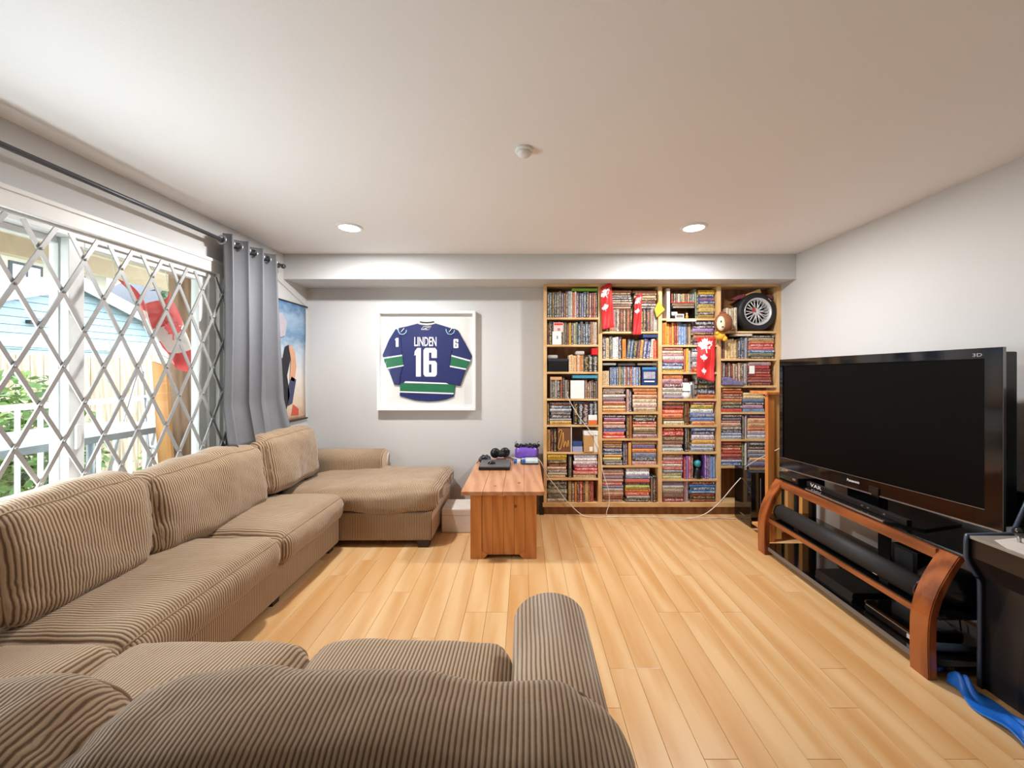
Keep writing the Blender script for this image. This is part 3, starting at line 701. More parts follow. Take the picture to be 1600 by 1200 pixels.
row(1, 2, 954, 1002, [(72, 100, 150), (60, 84, 130), (90, 120, 170), (60, 70, 96), (140, 120, 90), (66, 80, 70), (120, 130, 140), (172, 70, 64), (84, 92, 100), (150, 60, 60), (64, 110, 160), (210, 214, 220), (80, 120, 170), (60, 66, 84)], (.72, .76), side=' of the disc cases')
stack(1, 3, 942, 978, [(220, 196, 180), (92, 66, 66), (216, 216, 216), (152, 122, 122), (202, 112, 82), (222, 192, 132), (226, 152, 92)])
row(1, 3, 980, 988, [(204, 172, 164), (70, 40, 52)], (.92, .96), side=' between the stacks')
stack(1, 3, 989.5, 1027, [(212, 132, 82), (216, 142, 82), (222, 162, 132), (226, 212, 172), (216, 192, 182), (202, 182, 152)], side='TV-side')
stack(1, 4, 942, 978, [(82, 54, 82), (120, 62, 112), (222, 152, 112), (152, 112, 122), (122, 142, 202), (208, 62, 72), (216, 72, 60)])
row(1, 4, 979.5, 988, [(92, 62, 42), (150, 104, 64)], (.92, .96), side=' between the stacks')
stack(1, 4, 989.5, 1027, [(60, 60, 66), (46, 42, 46), (182, 50, 46), (216, 152, 112), (192, 172, 142), (92, 112, 92), (192, 152, 152)], side='TV-side')
stack(1, 5, 942, 973, [(192, 122, 52), (162, 122, 72), (122, 62, 52), (72, 82, 112), (82, 112, 162), (212, 152, 50), (202, 192, 122), (62, 62, 72), (92, 72, 62)])
row(1, 5, 974, 981, [(50, 56, 80), (110, 70, 80)], (.9, .95), side=' between the stacks')
stack(1, 5, 988, 1027, [(192, 162, 122), (142, 122, 152), (236, 142, 52), (132, 152, 182), (36, 42, 60), (232, 192, 192)], side='TV-side')
stack(1, 6, 942, 975, [(182, 152, 142), (192, 142, 122), (112, 112, 132), (202, 162, 142), (202, 82, 62), (92, 112, 152), (182, 172, 162), (212, 162, 132), (102, 62, 60), (222, 192, 162)], full=.93)
stack(1, 6, 978, 1017, [(236, 236, 238), (230, 232, 238), (72, 102, 172), (192, 92, 82), (62, 82, 122), (192, 192, 92), (230, 152, 62), (202, 62, 60), (172, 172, 162), (60, 62, 62)], side='TV-side', full=.95)
row(1, 6, 1018, 1027.5, [(120, 120, 112), (52, 44, 46), (70, 50, 50)], (.70, .78), side=' past the stacks')
# canister bay
row(2, 0, 1050, 1086, [(120, 44, 40), (40, 46, 42), (60, 80, 60), (190, 186, 170), (66, 60, 50), (200, 170, 110), (72, 66, 62), (150, 120, 80), (60, 62, 60), (90, 110, 96)], top=458, zlift=bz_(472)-bz_(496.5), side=' on the red ledge')
stack(2, 0, 1050, 1086, [(146, 150, 112), (70, 70, 72), (190, 180, 150)], top=473.5, zlift=bz_(480.5)-bz_(496.5), side='red-ledge')
row(2, 0, 1086.5, 1090, [(92, 120, 110)], (.92, .95), side=' past the red ledge')
stack(2, 0, 1092, 1118, [(226, 182, 52), (62, 62, 72), (72, 82, 132), (52, 62, 112), (192, 162, 92), (202, 172, 92), (62, 52, 62), (152, 132, 72)], side='TV-side', full=.90)
row(2, 1, 1036, 1081, [(214, 130, 56), (232, 152, 62), (236, 174, 62), (202, 72, 42), (240, 162, 82), (122, 52, 42), (140, 70, 44), (92, 132, 182), (72, 112, 172), (132, 162, 192), (52, 52, 62), (172, 162, 122)], (.84, .93))
stack(2, 1, 1083, 1118, [(52, 46, 56), (92, 62, 72), (172, 142, 192), (82, 52, 62), (192, 122, 92), (92, 82, 92), (62, 42, 62)])
stack(2, 2, 1035.5, 1069, [(142, 62, 82), (222, 202, 182), (202, 152, 142), (232, 222, 212), (182, 112, 122), (72, 82, 132), (192, 202, 216), (242, 206, 82)])
row(2, 2, 1070, 1080, [(202, 122, 82), (232, 192, 72), (192, 182, 192)], (.85, .95), side=' between the stacks')
stack(2, 2, 1082, 1118, [(52, 62, 72), (212, 212, 212), (142, 142, 152), (202, 202, 202), (192, 62, 52)], side='TV-side')
stack(2, 3, 1035.5, 1068, [(226, 142, 92), (202, 152, 152), (112, 42, 52), (192, 192, 182), (202, 192, 172), (172, 152, 162)])
stack(2, 3, 1089, 1118, [(132, 152, 152), (52, 72, 62), (52, 52, 66), (46, 52, 82), (202, 112, 62)], side='TV-side')
stack(2, 4, 1035.5, 1070, [(72, 72, 62), (112, 42, 52), (222, 92, 52), (240, 142, 92), (122, 112, 92), (226, 222, 192)])
row(2, 4, 1071, 1078, [(62, 34, 28), (80, 42, 30)], (.94, .97), side=' between the stacks')
stack(2, 4, 1080, 1118, [(152, 52, 62), (192, 172, 82), (216, 222, 226), (82, 112, 182), (122, 152, 202), (222, 162, 112)], side='TV-side')
stack(2, 5, 1035.5, 1069, [(142, 36, 42), (192, 52, 56), (122, 102, 96), (112, 92, 82), (192, 182, 172), (202, 212, 212)])
row(2, 5, 1071, 1078, [(42, 38, 42), (60, 44, 44)], (.94, .97), side=' between the stacks')
stack(2, 5, 1080, 1118, [(92, 122, 172), (52, 62, 92), (222, 212, 222), (236, 182, 82), (192, 192, 202), (172, 182, 192)], side='TV-side')
stack(2, 6, 1035.5, 1068, [(152, 112, 102), (202, 172, 162), (202, 62, 52), (216, 212, 202), (192, 72, 52), (112, 132, 152), (212, 202, 172), (202, 212, 152)])
row(2, 6, 1069, 1084, [(152, 42, 82), (122, 112, 192), (192, 62, 102), (112, 72, 62)], (.86, .97), side=' beside the teal ball')
row(2, 6, 1102, 1119, [(122, 82, 172), (92, 62, 142), (202, 192, 222), (112, 152, 212), (142, 182, 232)], (.86, .98), side=' past the teal ball')
stack(2, 7, 1035.5, 1069, [(122, 132, 162), (202, 192, 182), (172, 162, 142), (92, 92, 92), (152, 52, 62)])
row(2, 7, 1070, 1077, [(150, 110, 130), (190, 180, 190)], (.92, .97), side=' between the stacks')
stack(2, 7, 1078.5, 1119, [(112, 42, 46), (82, 142, 202), (52, 82, 122), (62, 122, 172), (122, 62, 52), (72, 52, 46), (92, 62, 52)], side='TV-side')
# tyre bay
row(3, 0, 1137, 1153, [(206, 190, 164), (212, 198, 172), (204, 188, 160), (210, 196, 170)], (.50, .53))
row(3, 1, 1127.5, 1133.5, [(60, 54, 60), (80, 70, 70)], (.66, .72), side=' at the upright')
row(3, 1, 1134, 1153.5, [(226, 196, 142), (222, 192, 136), (228, 200, 150), (224, 194, 140)], (.74, .78), side=' of the cream run')
row(3, 1, 1155, 1169, [(62, 56, 62), (42, 62, 102), (50, 70, 112), (150, 158, 168)], (.78, .84), side=' of the blue run')
stack(3, 1, 1171, 1212, [(52, 46, 52), (182, 172, 132), (202, 92, 62), (182, 52, 52), (230, 122, 92), (82, 112, 172), (142, 142, 112), (46, 42, 46)], side='TV-side', full=.92)
row(3, 2, 1127.5, 1168.5, [(70, 62, 66), (96, 84, 84), (60, 50, 52), (112, 76, 62), (80, 50, 44), (206, 182, 152), (120, 84, 66), (150, 120, 90), (84, 60, 56), (172, 160, 160)], (.84, .93))
stack(3, 2, 1170.5, 1206, [(192, 152, 152), (172, 42, 62), (92, 42, 52), (160, 60, 66), (152, 52, 60), (122, 52, 52), (172, 112, 112), (92, 52, 52)], side='TV-side', full=.94)
stack(3, 3, 1127.5, 1161, [(152, 62, 52), (162, 82, 52), (152, 72, 42), (112, 62, 42), (192, 102, 72), (92, 82, 72), (62, 82, 72), (182, 62, 72)])
stack(3, 3, 1162, 1196, [(232, 206, 162), (230, 202, 152), (112, 142, 182), (62, 62, 72), (192, 152, 182), (122, 172, 212)], side='TV-side', full=.78)
stack(3, 4, 1127.5, 1160, [(72, 62, 66), (132, 132, 142), (162, 112, 112), (222, 182, 162), (122, 112, 102), (62, 62, 82), (172, 182, 202), (192, 202, 216)])
row(3, 4, 1161, 1168, [(56, 50, 56), (110, 80, 70), (200, 196, 196)], (.92, .97), side=' between the stacks')
stack(3, 4, 1169, 1199, [(42, 52, 92), (226, 182, 142), (222, 172, 122), (236, 152, 102), (202, 192, 202), (216, 216, 216)], side='TV-side')
stack(3, 5, 1127.5, 1160, [(132, 72, 72), (112, 62, 60), (192, 92, 62), (162, 72, 62), (202, 122, 112), (122, 72, 92), (182, 192, 212), (72, 132, 202)])
row(3, 5, 1161, 1168, [(120, 140, 90), (60, 56, 60), (216, 216, 216)], (.9, .95), side=' between the stacks')
stack(3, 5, 1170, 1199, [(92, 82, 86), (102, 62, 52), (182, 172, 162), (142, 152, 172), (236, 182, 132), (92, 132, 182)], side='TV-side')

def add_book(bm, q, lb, la, luv, seed):
    """one bound book: cover wrapped round a recessed block of pages, spine towards the room"""
    L = (q['x1']-q['x0']) if q['lay'] else (q['z1']-q['z0']); T = (q['z1']-q['z0']) if q['lay'] else (q['x1']-q['x0'])
    d = q['d']; r = min(T*.22, .006); cb = min(.0022, T*.12)
    out = [(-T/2, d), (-T/2, r), (-T*.28, r*.25), (0, 0), (T*.28, r*.25), (T/2, r), (T/2, d)]
    inn = [(T/2-cb, d), (T/2-cb, r+.002), (-T/2+cb, r+.002), (-T/2+cb, d)]
    an = R(q.get('lean', 0))
    def P(l, t_, y):
        if q['lay']: return Vector(((q['x0']+q['x1'])/2+l, q['y']+y, (q['z0']+q['z1'])/2+t_))
        p = Vector(((q['x0']+q['x1'])/2+t_, q['y']+y, (q['z0']+q['z1'])/2-l))
        if an:
            c = Vector((p.x, p.y, q['z0'])); e = p-c; p = Vector((c.x+(p.z-q['z0'])*math.sin(-an)*.9, p.y, q['z0']+(p.z-q['z0'])*math.cos(an)))
        return p
    b, a = rgb(q['c']), rgb(q['acc'])
    def face(vs, col, uv=None):
        f = bm.faces.new(vs)
        for i, lp in enumerate(f.loops):
            lp[lb] = col; lp[la] = a if col is b else col
            lp[luv].uv = uv[i] if uv else (seed+.99, .05)
    prof = out+inn; n = len(prof)
    A = [bm.verts.new(P(-L/2, p[0], p[1])) for p in prof]; B = [bm.verts.new(P(L/2, p[0], p[1])) for p in prof]
    for i in range(n):
        j = (i+1) % n
        uv = None
        if 1 <= i <= 4:
            v0, v1 = prof[i][0]/T+.5, prof[j][0]/T+.5
            uv = [(seed+.001, v0), (seed+.999, v0), (seed+.999, v1), (seed+.001, v1)]
        face((A[i], B[i], B[j], A[j]), b, uv)
    for V in (A, B):
        face([V[k] for k in (0, 1, 9, 10)], b); face([V[k] for k in (1, 2, 3, 4, 5, 8, 9)], b); face([V[k] for k in (5, 6, 7, 8)], b)
    pg = rgb((226, 214, 190)); e = .0025
    c8 = [bm.verts.new(P(l, t_, y)) for l in (-L/2+e, L/2-e) for t_, y in ((-T/2+cb*.9, r), (T/2-cb*.9, r), (T/2-cb*.9, d-e), (-T/2+cb*.9, d-e))]
    for f in ((0, 1, 2, 3), (7, 6, 5, 4), (0, 4, 5, 1), (1, 5, 6, 2), (2, 6, 7, 3), (3, 7, 4, 0)): face([c8[k] for k in f], pg)
def new_book_bm():
    bm = bmesh.new(); return bm, bm.loops.layers.float_color.new('base'), bm.loops.layers.float_color.new('accent'), bm.loops.layers.uv.new('spine')
for i, q in enumerate(BOOKS): q['acc'] = accent(q['c']); q['seed'] = i % 61; q['area'] = (q['x1']-q['x0'])*(q['z1']-q['z0'])
single = sorted(BOOKS, key=lambda q: -q['area'])[:300]; ids = set(id(q) for q in single)
for q in BOOKS:
    if id(q) not in ids: continue
    bm, lb, la, luv = new_book_bm(); add_book(bm, q, lb, la, luv, q['seed'])
    o = obj('book', bm, M_book); tag(o, '%s book, %s' % (cname(q['c']), q['where']), 'book', 'books in the bookcase')
bm, lb, la, luv = new_book_bm()
for q in BOOKS:
    if id(q) not in ids: add_book(bm, q, lb, la, luv, q['seed'])
if len(bm.faces): tag(obj('thin_books', bm, M_book), 'thin spines packed between the larger books of the bookcase', 'books', kind='stuff')
else: bm.free()

# ---- other things on the shelves
def cb(px0, px1, py0, py1, y0, y1, bev=.002): return box(bx_(px0), bx_(px1), y0, y1, bz_(py1), bz_(py0), bev)
fz = lambda ci, ri: cell(ci, ri)[2]
def on_shelf(px0, px1, py0, ci, ri, y0, y1, bev=.002): return box(bx_(px0), bx_(px1), y0, y1, fz(ci, ri)+.0004, bz_(py0), bev)
zz = max(q['z1'] for q in BOOKS if 'shelf, chest bay' in q['where'] and 'top shelf' in q['where'])
tag(obj('slim_case', box(bx_(894), bx_(934), 3.72, 3.84, zz+.0005, bz_(450), .003), plain('lime_green', (140, 196, 72), .5)), 'lime green slim case lying on top of the upright books by the bulkhead', 'case')
t = thing('tear_off_calendar', 'white card calendar with red heading standing before the dark books', 'calendar', (bx_(871), 3.70, fz(0, 1)))
obj('card', on_shelf(863, 877, 518, 0, 1, 3.7065, 3.7105, .0005), M_paper, t); obj('upper_card', cb(865, 880, 504, 519, 3.7068, 3.7100, .0005), plain('pink_card', (232, 200, 196), .6), t)
obj('heading', cb(866, 879.5, 505, 508, 3.7058, 3.7075, 0), M_red, t)
obj('lettering', text_mesh('25', bx_(871), bx_(875), bz_(516.5), bz_(513), 3.7062, .001, .02), M_black, t)
obj('lettering', text_mesh('5', bx_(869.5), bx_(872), bz_(529.5), bz_(525), 3.7060, .001, .02), M_black, t)
t = thing('storage_box', 'black lidded storage box on the third shelf beside cream paperbacks', 'box', (bx_(872), 3.78, fz(0, 2)))
obj('body', on_shelf(857, 887, 564, 0, 2, 3.71, 3.84), M_black, t); obj('lid', cb(856.5, 887.5, 560.5, 564.5, 3.708, 3.842), plain('dark_slate', (44, 48, 60), .4), t)
tag(obj('red_box', box(bx_(925), bx_(934.5), 3.712, 3.80, bz_(554.2), bz_(544.5), .002), plain('bright_red', (216, 26, 34), .4)), 'small bright red box on top of the black book set', 'box')
t = thing('wooden_block', 'pale wooden block lying across the books beside the white card', 'wooden block', (bx_(870), 3.76, bz_(594)))
obj('bar', cb(860, 878, 589, 593.6, 3.708, 3.80, .003), plain('beech', (214, 164, 112), .5), t)
tag(obj('notepad', on_shelf(891.5, 913, 594.5, 0, 3, 3.7062, 3.7105, .001), M_paper), 'blank white card propped against the books', 'card')
tag(obj('flat_album', cb(895, 934.5, 586.5, 591, 3.712, 3.84, .002), plain('teal_cover', (62, 146, 176), .45)), 'teal album lying flat above the books past the white card', 'album')
t = thing('medicine_box', 'small white and orange carton before the tall black books', 'box', (bx_(926), 3.69, fz(0, 4)))
obj('body', on_shelf(919.5, 933, 648.5, 0, 4, 3.7062, 3.712, .001), M_paper, t); obj('orange_label', box(bx_(919.6), bx_(932.9), 3.7052, 3.707, fz(0, 4)+.001, bz_(656.5)), plain('orange_print', (228, 118, 60), .5), t)
t = thing('gift_bag', 'brown paper gift bag with gold looping brush script', 'bag', (bx_(882), 3.72, fz(0, 5)))
obj('bag', on_shelf(871.5, 892, 669, 0, 5, 3.712, 3.79, .002), plain('kraft_brown', (116, 76, 48), .6), t)
g = [(873, 676), (875, 672), (878, 674), (874, 690), (872, 700), (876, 701), (879, 688), (880, 676), (881, 690), (881, 699), (884, 690), (886, 699), (888, 688), (889, 699)]
obj('script', tube(spline([(bx_(a), 3.711, bz_(b)) for a, b in g], 5), .004, 6), plain('gold_script', (222, 172, 92), .4, .3), t)
obj('white_side', on_shelf(892.2, 893.4, 667.6, 0, 5, 3.709, 3.80, 0), M_paper, t)
t = thing('dark_box', 'dark brown open box with blue tins inside beside the cardboard box', 'box', (bx_(903), 3.76, fz(0, 5)))
obj('panel', on_shelf(894, 911.5, 668, 0, 5, 3.78, 3.79), plain('dark_umber', (66, 44, 34), .6), t)
obj('tin', on_shelf(895, 910.5, 698, 0, 5, 3.712, 3.775), plain('lilac_tin', (168, 168, 204), .4), t); obj('tin', cb(895.5, 910, 691, 697.6, 3.714, 3.775), plain('navy_tin', (52, 78, 132), .4), t)
t = thing('cardboard_box', 'brown cardboard box with white sticker under a white carton', 'box', (bx_(920), 3.76, fz(0, 5)))
obj('body', on_shelf(912.2, 927, 680.5, 0, 5, 3.70, 3.84), plain('cardboard', (192, 148, 94), .7), t); obj('sticker', box(bx_(921), bx_(926), 3.6988, 3.7005, bz_(705), bz_(698)), M_paper, t)
tag(obj('white_carton', on_shelf(927.5, 934.6, 680.8, 0, 5, 3.705, 3.84), plain('cream_card', (236, 228, 214), .6)), 'narrow upright cream carton against the bay divider', 'carton')
tag(obj('flat_carton', cb(912.4, 934.6, 673.5, 680.2, 3.702, 3.84), M_paper), 'flat white carton resting on the cardboard box', 'carton')
zz = max(q['z1'] for q in BOOKS if 'cream run' in q['where'] and 'black' not in q['where'] and 'third shelf, chest bay' in q['where'])
for a, b, c, l in ((856, 872, (176, 172, 166), 'pale crumpled packet lying behind the black storage box'), (900, 914, (186, 180, 172), 'grey packet lying on the cream paperbacks')):
    z0 = bz_(560.2) if a < 880 else bz_(554)
    tag(obj('packet', box(bx_(a), bx_(b), 3.73, 3.82, z0, z0+.035, .012), plain('packet_%d' % a, c, .5)), l, 'packet')
tag(obj('navy_book', cb(1005, 1028, 522.8, 527.4, 3.71, 3.84), plain('navy_cover', (40, 56, 110), .45)), 'navy hardback lying flat above the leaning run', 'book')
t = thing('disc_case', 'blue film disc case facing outwards beside the row of disc cases', 'disc case', (bx_(1014), 3.72, fz(1, 2)))
obj('case', on_shelf(1003.5, 1026.5, 573.5, 1, 2, 3.712, 3.726), plain('disc_blue', (40, 60, 110), .25), t)
obj('top_band', cb(1004, 1026, 574, 577.4, 3.7108, 3.713, 0), plain('disc_cyan', (70, 140, 190), .3), t)
obj('cover_art', cb(1006, 1024, 581, 592, 3.7108, 3.713, .001), plain('disc_art', (170, 166, 176), .4, var=.8, nscale=70), t)
obj('title_band', cb(1007, 1023, 595, 597, 3.7108, 3.713, 0), M_paper, t)
for a, b, c, y in ((942, 963, (150, 146, 140), 570.6), (966, 993, (62, 58, 60), 571.4), (997, 1027, (120, 108, 92), 570.8)):
    tag(obj('flat_case', cb(a, b, y-3.2, y, 3.715, 3.84), plain('flat_%d' % a, c, .5)), {942: 'grey flat case above the cream paperbacks', 966: 'black flat case lying above the disc cases', 997: 'brown flat case above the outward-facing disc case'}[a], 'case')
tag(obj('pine_divider', on_shelf(982.5, 986.5, 692, 1, 5, 3.71, 3.85, .001), M_rawpine), 'small pine board standing between two book stacks', 'board')
tag(obj('white_ledge', cb(1041, 1085, 500.2, 502.8, 3.66, 3.712, .001), M_paper), 'thin white ledge board at the shelf edge under the figurines', 'board')
tag(obj('white_divider', on_shelf(1042, 1047, 450.5, 2, 0, 3.707, 3.85, .001), plain('cream_board', (214, 204, 190), .55)), 'upright cream board beside the little red ledge', 'board')
t = thing('red_ledge', 'little dark box shelf with red edge inside the bookcase', 'small shelf', (bx_(1067), 3.78, fz(2, 0)))
obj('ledge', cb(1048.5, 1086.3, 472.1, 473.3, 3.708, 3.86, 0), M_red, t)
for a in (1048.4, 1086.0): obj('side', on_shelf(a, a+.5, 472.4, 2, 0, 3.71, 3.86, 0), M_black, t)
obj('inner_ledge', cb(1048.9, 1086.0, 480.7, 481.6, 3.712, 3.86, 0), M_black, t)
t = thing('toy_cup', 'small white mug lying on its side on the figurine ledge', 'mug', (bx_(1057), 3.72, fz(2, 0)))
obj('cup', lathe([(.0005, 0), (.02, 0), (.022, .05), (.019, .05), (.018, .004)], 'x', (bx_(1051), 3.735, fz(2, 0)+.046), 16), M_paper, t, True)
obj('handle', tube([(bx_(1055)+.012*math.cos(a), 3.735-.016*math.sin(a)-.018, fz(2, 0)+.046) for a in [math.pi*i/8 for i in range(9)]], .003, 6), M_paper, t)
obj('stand', box(bx_(1051), bx_(1058), 3.72, 3.75, fz(2, 0)+.0004, fz(2, 0)+.026), M_black, t)
t = thing('photo_block', 'tiny white picture block leaning on the figurine ledge', 'picture block', (bx_(1062), 3.71, fz(2, 0)))
obj('frame', on_shelf(1055.5, 1069, 490.5, 2, 0, 3.708, 3.714, .001), M_paper, t); obj('picture', box(bx_(1057), bx_(1067.5), 3.7072, 3.7085, fz(2, 0)+.009, bz_(492)), plain('dim_photo', (110, 100, 96), .5, var=.6, nscale=60), t)
t = thing('figurine', 'small orange figurine standing at the end of the figurine ledge', 'figurine', (bx_(1074), 3.72, fz(2, 0)))
zf = fz(2, 0)
obj('body', lathe([(.011, 0), (.014, .02), (.009, .034), (.006, .038)], 'z', (bx_(1074.5), 3.725, zf+.0004), 12), plain('fig_orange', (216, 150, 60), .5), t, True)
obj('head', ball((bx_(1074.5), 3.725, zf+.046), .010, seg=12), plain('fig_skin', (206, 176, 150), .5), t)
t = thing('canister', 'white and silver canister with dark cap between two book stacks', 'canister', (bx_(1077), 3.74, fz(2, 3)))
zf = fz(2, 3)
obj('body', lathe([(.044, 0), (.047, .03), (.046, .10), (.038, .14), (.03, .155)], 'z', (bx_(1074.5), 3.755, zf+.0004), 24), M_wcloth, t, True)
obj('chrome_panel', lathe([(.030, 0), (.032, .05), (.031, .13), (.024, .165)], 'z', (bx_(1082.3), 3.738, zf+.0004), 20), M_silver, t, True)
obj('cap', lathe([(.024, .15), (.026, .17), (.022, .195), (.0005, .2)], 'z', (bx_(1074), 3.755, zf), 18), plain('cap_brown', (92, 52, 50), .5), t, True)
obj('band', tube([(bx_(1074.5)+.0475*math.cos(a), 3.755-.0475*math.sin(a), zf+.072) for a in [R(30+i*10) for i in range(13)]], .004, 6), M_black, t)
t = thing('toy_ball', 'teal ball toy on a black stand in a dark niche between books', 'toy', (bx_(1092), 3.75, fz(2, 6)))
zf = fz(2, 6)
obj('ball', ball((bx_(1092.5), 3.745, zf+.142), .036, seg=20), plain('teal_toy', (56, 150, 170), .35), t)
obj('patch', ball((bx_(1095), 3.722, zf+.148), .012, seg=12), plain('teal_dark', (20, 66, 90), .3), t)
obj('stand', lathe([(.042, 0), (.045, .02), (.03, .07), (.02, .112)], 'z', (bx_(1092.5), 3.75, zf+.0004), 20), M_black, t, True)
obj('strap', box(bx_(1086), bx_(1099), 3.712, 3.72, zf+.0004, zf+.03, .003), plain('strap_grey', (84, 84, 84), .5), t)
tag(obj('magazine', sheet(24, 6, lambda u, v: Vector((bx_(1128)+u*(bx_(1162)-bx_(1128)), 3.700+.004*v-.012*math.sin(u*3.1), fz(3, 2)+.003+v*(.058+.022*math.sin(u*5+.6))))), plain('mag_print', (110, 104, 140), .3, var=.9, nscale=45)), 'slumped dark blue printed magazine in front of the brown spines', 'magazine')
thick(C.objects[-1] if False else bpy.data.objects['magazine'], .004)
tag(obj('white_slip', cb(1170.8, 1179, 571.5, 584, 3.7035, 3.7065, 0), M_paper), 'white paper slip in front of the dark red stack', 'paper')
tag(obj('cream_ledge', cb(1147, 1175, 521.8, 525, 3.70, 3.80, .001), plain('cream_board', (226, 210, 180), .55)), 'thin cream board lying above the cream run under the tyre', 'board')
# tyre
M_alloy = plain('bright_alloy', (214, 214, 216), 0.3, 0.35, var=0.06)
t = thing('tyre_wheel', 'black tyre on a silver mesh-spoke rim standing on the top shelf', 'tyre', (bx_(1184), 3.75, fz(3, 0)))
zf = fz(3, 0); rt = .186; cxt, cyt, czt = bx_(1183.5), 3.765, zf+rt+.0005
obj('tyre', lathe([(.128, -.062), (.135, -.070), (.160, -.072), (.176, -.064), (.186, -.045), (.186, .045), (.176, .064), (.15, .07), (.13, .06), (.122, .04), (.122, -.05), (.128, -.062)], 'y', (cxt, cyt, czt), 48, False), plain('tyre_rubber', (22, 23, 26), .6), t, True)
rim = obj('rim', lathe([(.128, -.066), (.132, -.072), (.127, -.075), (.121, -.066), (.108, -.05), (.106, .03), (.122, .045), (.126, .04)], 'y', (cxt, cyt, czt), 48, False), M_alloy, t, True)
obj('rim_dish', lathe([(.0005, .0), (.106, .0), (.106, .006)], 'y', (cxt, cyt, czt), 32), M_black, rim)
for k in range(10):
    bm = bmesh.new(); a0 = 2*math.pi*k/10+.1
    for da in (-.16, .16):
        add_tube(bm, [(cxt+.024*math.cos(a0), cyt-.046, czt+.024*math.sin(a0)), (cxt+.06*math.cos(a0+da*.6), cyt-.050, czt+.06*math.sin(a0+da*.6)), (cxt+.112*math.cos(a0+da), cyt-.054, czt+.112*math.sin(a0+da))], [.006, .0045, .0045], 6)
    obj('spoke', bm, M_alloy, t)
obj('hub', lathe([(.036, -.03), (.034, -.052), (.02, -.060), (.0005, -.061)], 'y', (cxt, cyt, czt), 20), M_alloy, t, True)
obj('brake_caliper', prism([(cxt-.05, czt+.0), (cxt-.012, czt-.006), (cxt-.03, czt+.045), (cxt-.045, czt+.03)], cyt-.064, cyt-.05, 'xz'), plain('dull_red', (168, 60, 56), .45), t)
for a0 in (38, 46): obj('side_mark', tube([(cxt+.157*math.cos(R(a0+i*3)), cyt-.0715, czt+.157*math.sin(R(a0+i*3))) for i in range(3)], .0022, 5), M_paper, t)
t = thing('wood_offcut', 'pale square wood offcut leaning on top of the tyre', 'wood offcut', (bx_(1180), 3.74, czt+rt))
v0 = [(bx_(1166), bz_(464)), (bx_(1167.5), bz_(459.5)), (bx_(1189), bz_(450.6)), (bx_(1192), bz_(456.2))]
obj('block', prism(v0, 3.725, 3.79, 'xz', .001), plain('pale_offcut', (222, 178, 116), .55), t)
for a in ([(bx_(1144), bz_(467)), (bx_(1155), bz_(461)), (bx_(1166), bz_(458.5)), (bx_(1166.5), bz_(464.5)), (bx_(1150), bz_(468.5))],):
    tag(obj('folded_cap', prism(a, 3.72, 3.80, 'xz', .004), plain('maroon_cloth', (112, 46, 54), .6)), 'maroon folded cap between the tyre and the bay divider', 'cap')
tag(obj('maroon_case', prism([(bx_(1196), bz_(460)), (bx_(1210), bz_(459)), (bx_(1212), bz_(467)), (bx_(1203), bz_(462.5))], 3.74, 3.82, 'xz', .001), plain('maroon_case', (124, 50, 62), .45)), 'maroon case wedged above the tyre by the wall', 'case')
# plush
t = thing('plush_toy', 'round brown plush with cream face and yellow body hanging on the bay divider', 'plush toy', (bx_(1131), 3.66, bz_(516)))
hx_, hz_ = PX(1130, 3.62), PZ(504, 3.62)
obj('head', ball((hx_+.006, 3.628, hz_), .082, (.98, .80, 1.12), 24), plain('plush_brown', (136, 82, 52), .9, var=.35, nscale=30, bump=.6), t)
obj('face', ball((hx_-.036, 3.588, hz_-.014), .046, (.85, .68, 1.5), 18), plain('plush_cream', (230, 206, 172), .85), t)
obj('eye', ball((hx_-.050, 3.5605, hz_+.002), .008, (1, .6, 1.5), 10), M_black, t)
obj('mouth', ball((hx_-.036, 3.560, hz_-.046), .007, (1.5, .6, .7), 10), M_black, t)
for dx, dz in ((-.005, .088), (.078, -.06)): obj('ear', ball((hx_+dx, 3.62, hz_+dz), .024, (1.3, .7, .7), 12), plain('plush_ear', (120, 66, 44), .9), t)
bm = add_ball(bmesh.new(), (hx_-.014, 3.645, hz_-.120), .045, (1, .8, 1)); add_ball(bm, (hx_+.02, 3.63, hz_-.150), .022, (1.1, .8, 1.2)); add_ball(bm, (hx_-.05, 3.63, hz_-.10), .018)
obj('body', bm, plain('plush_yellow', (222, 168, 50), .8), t)
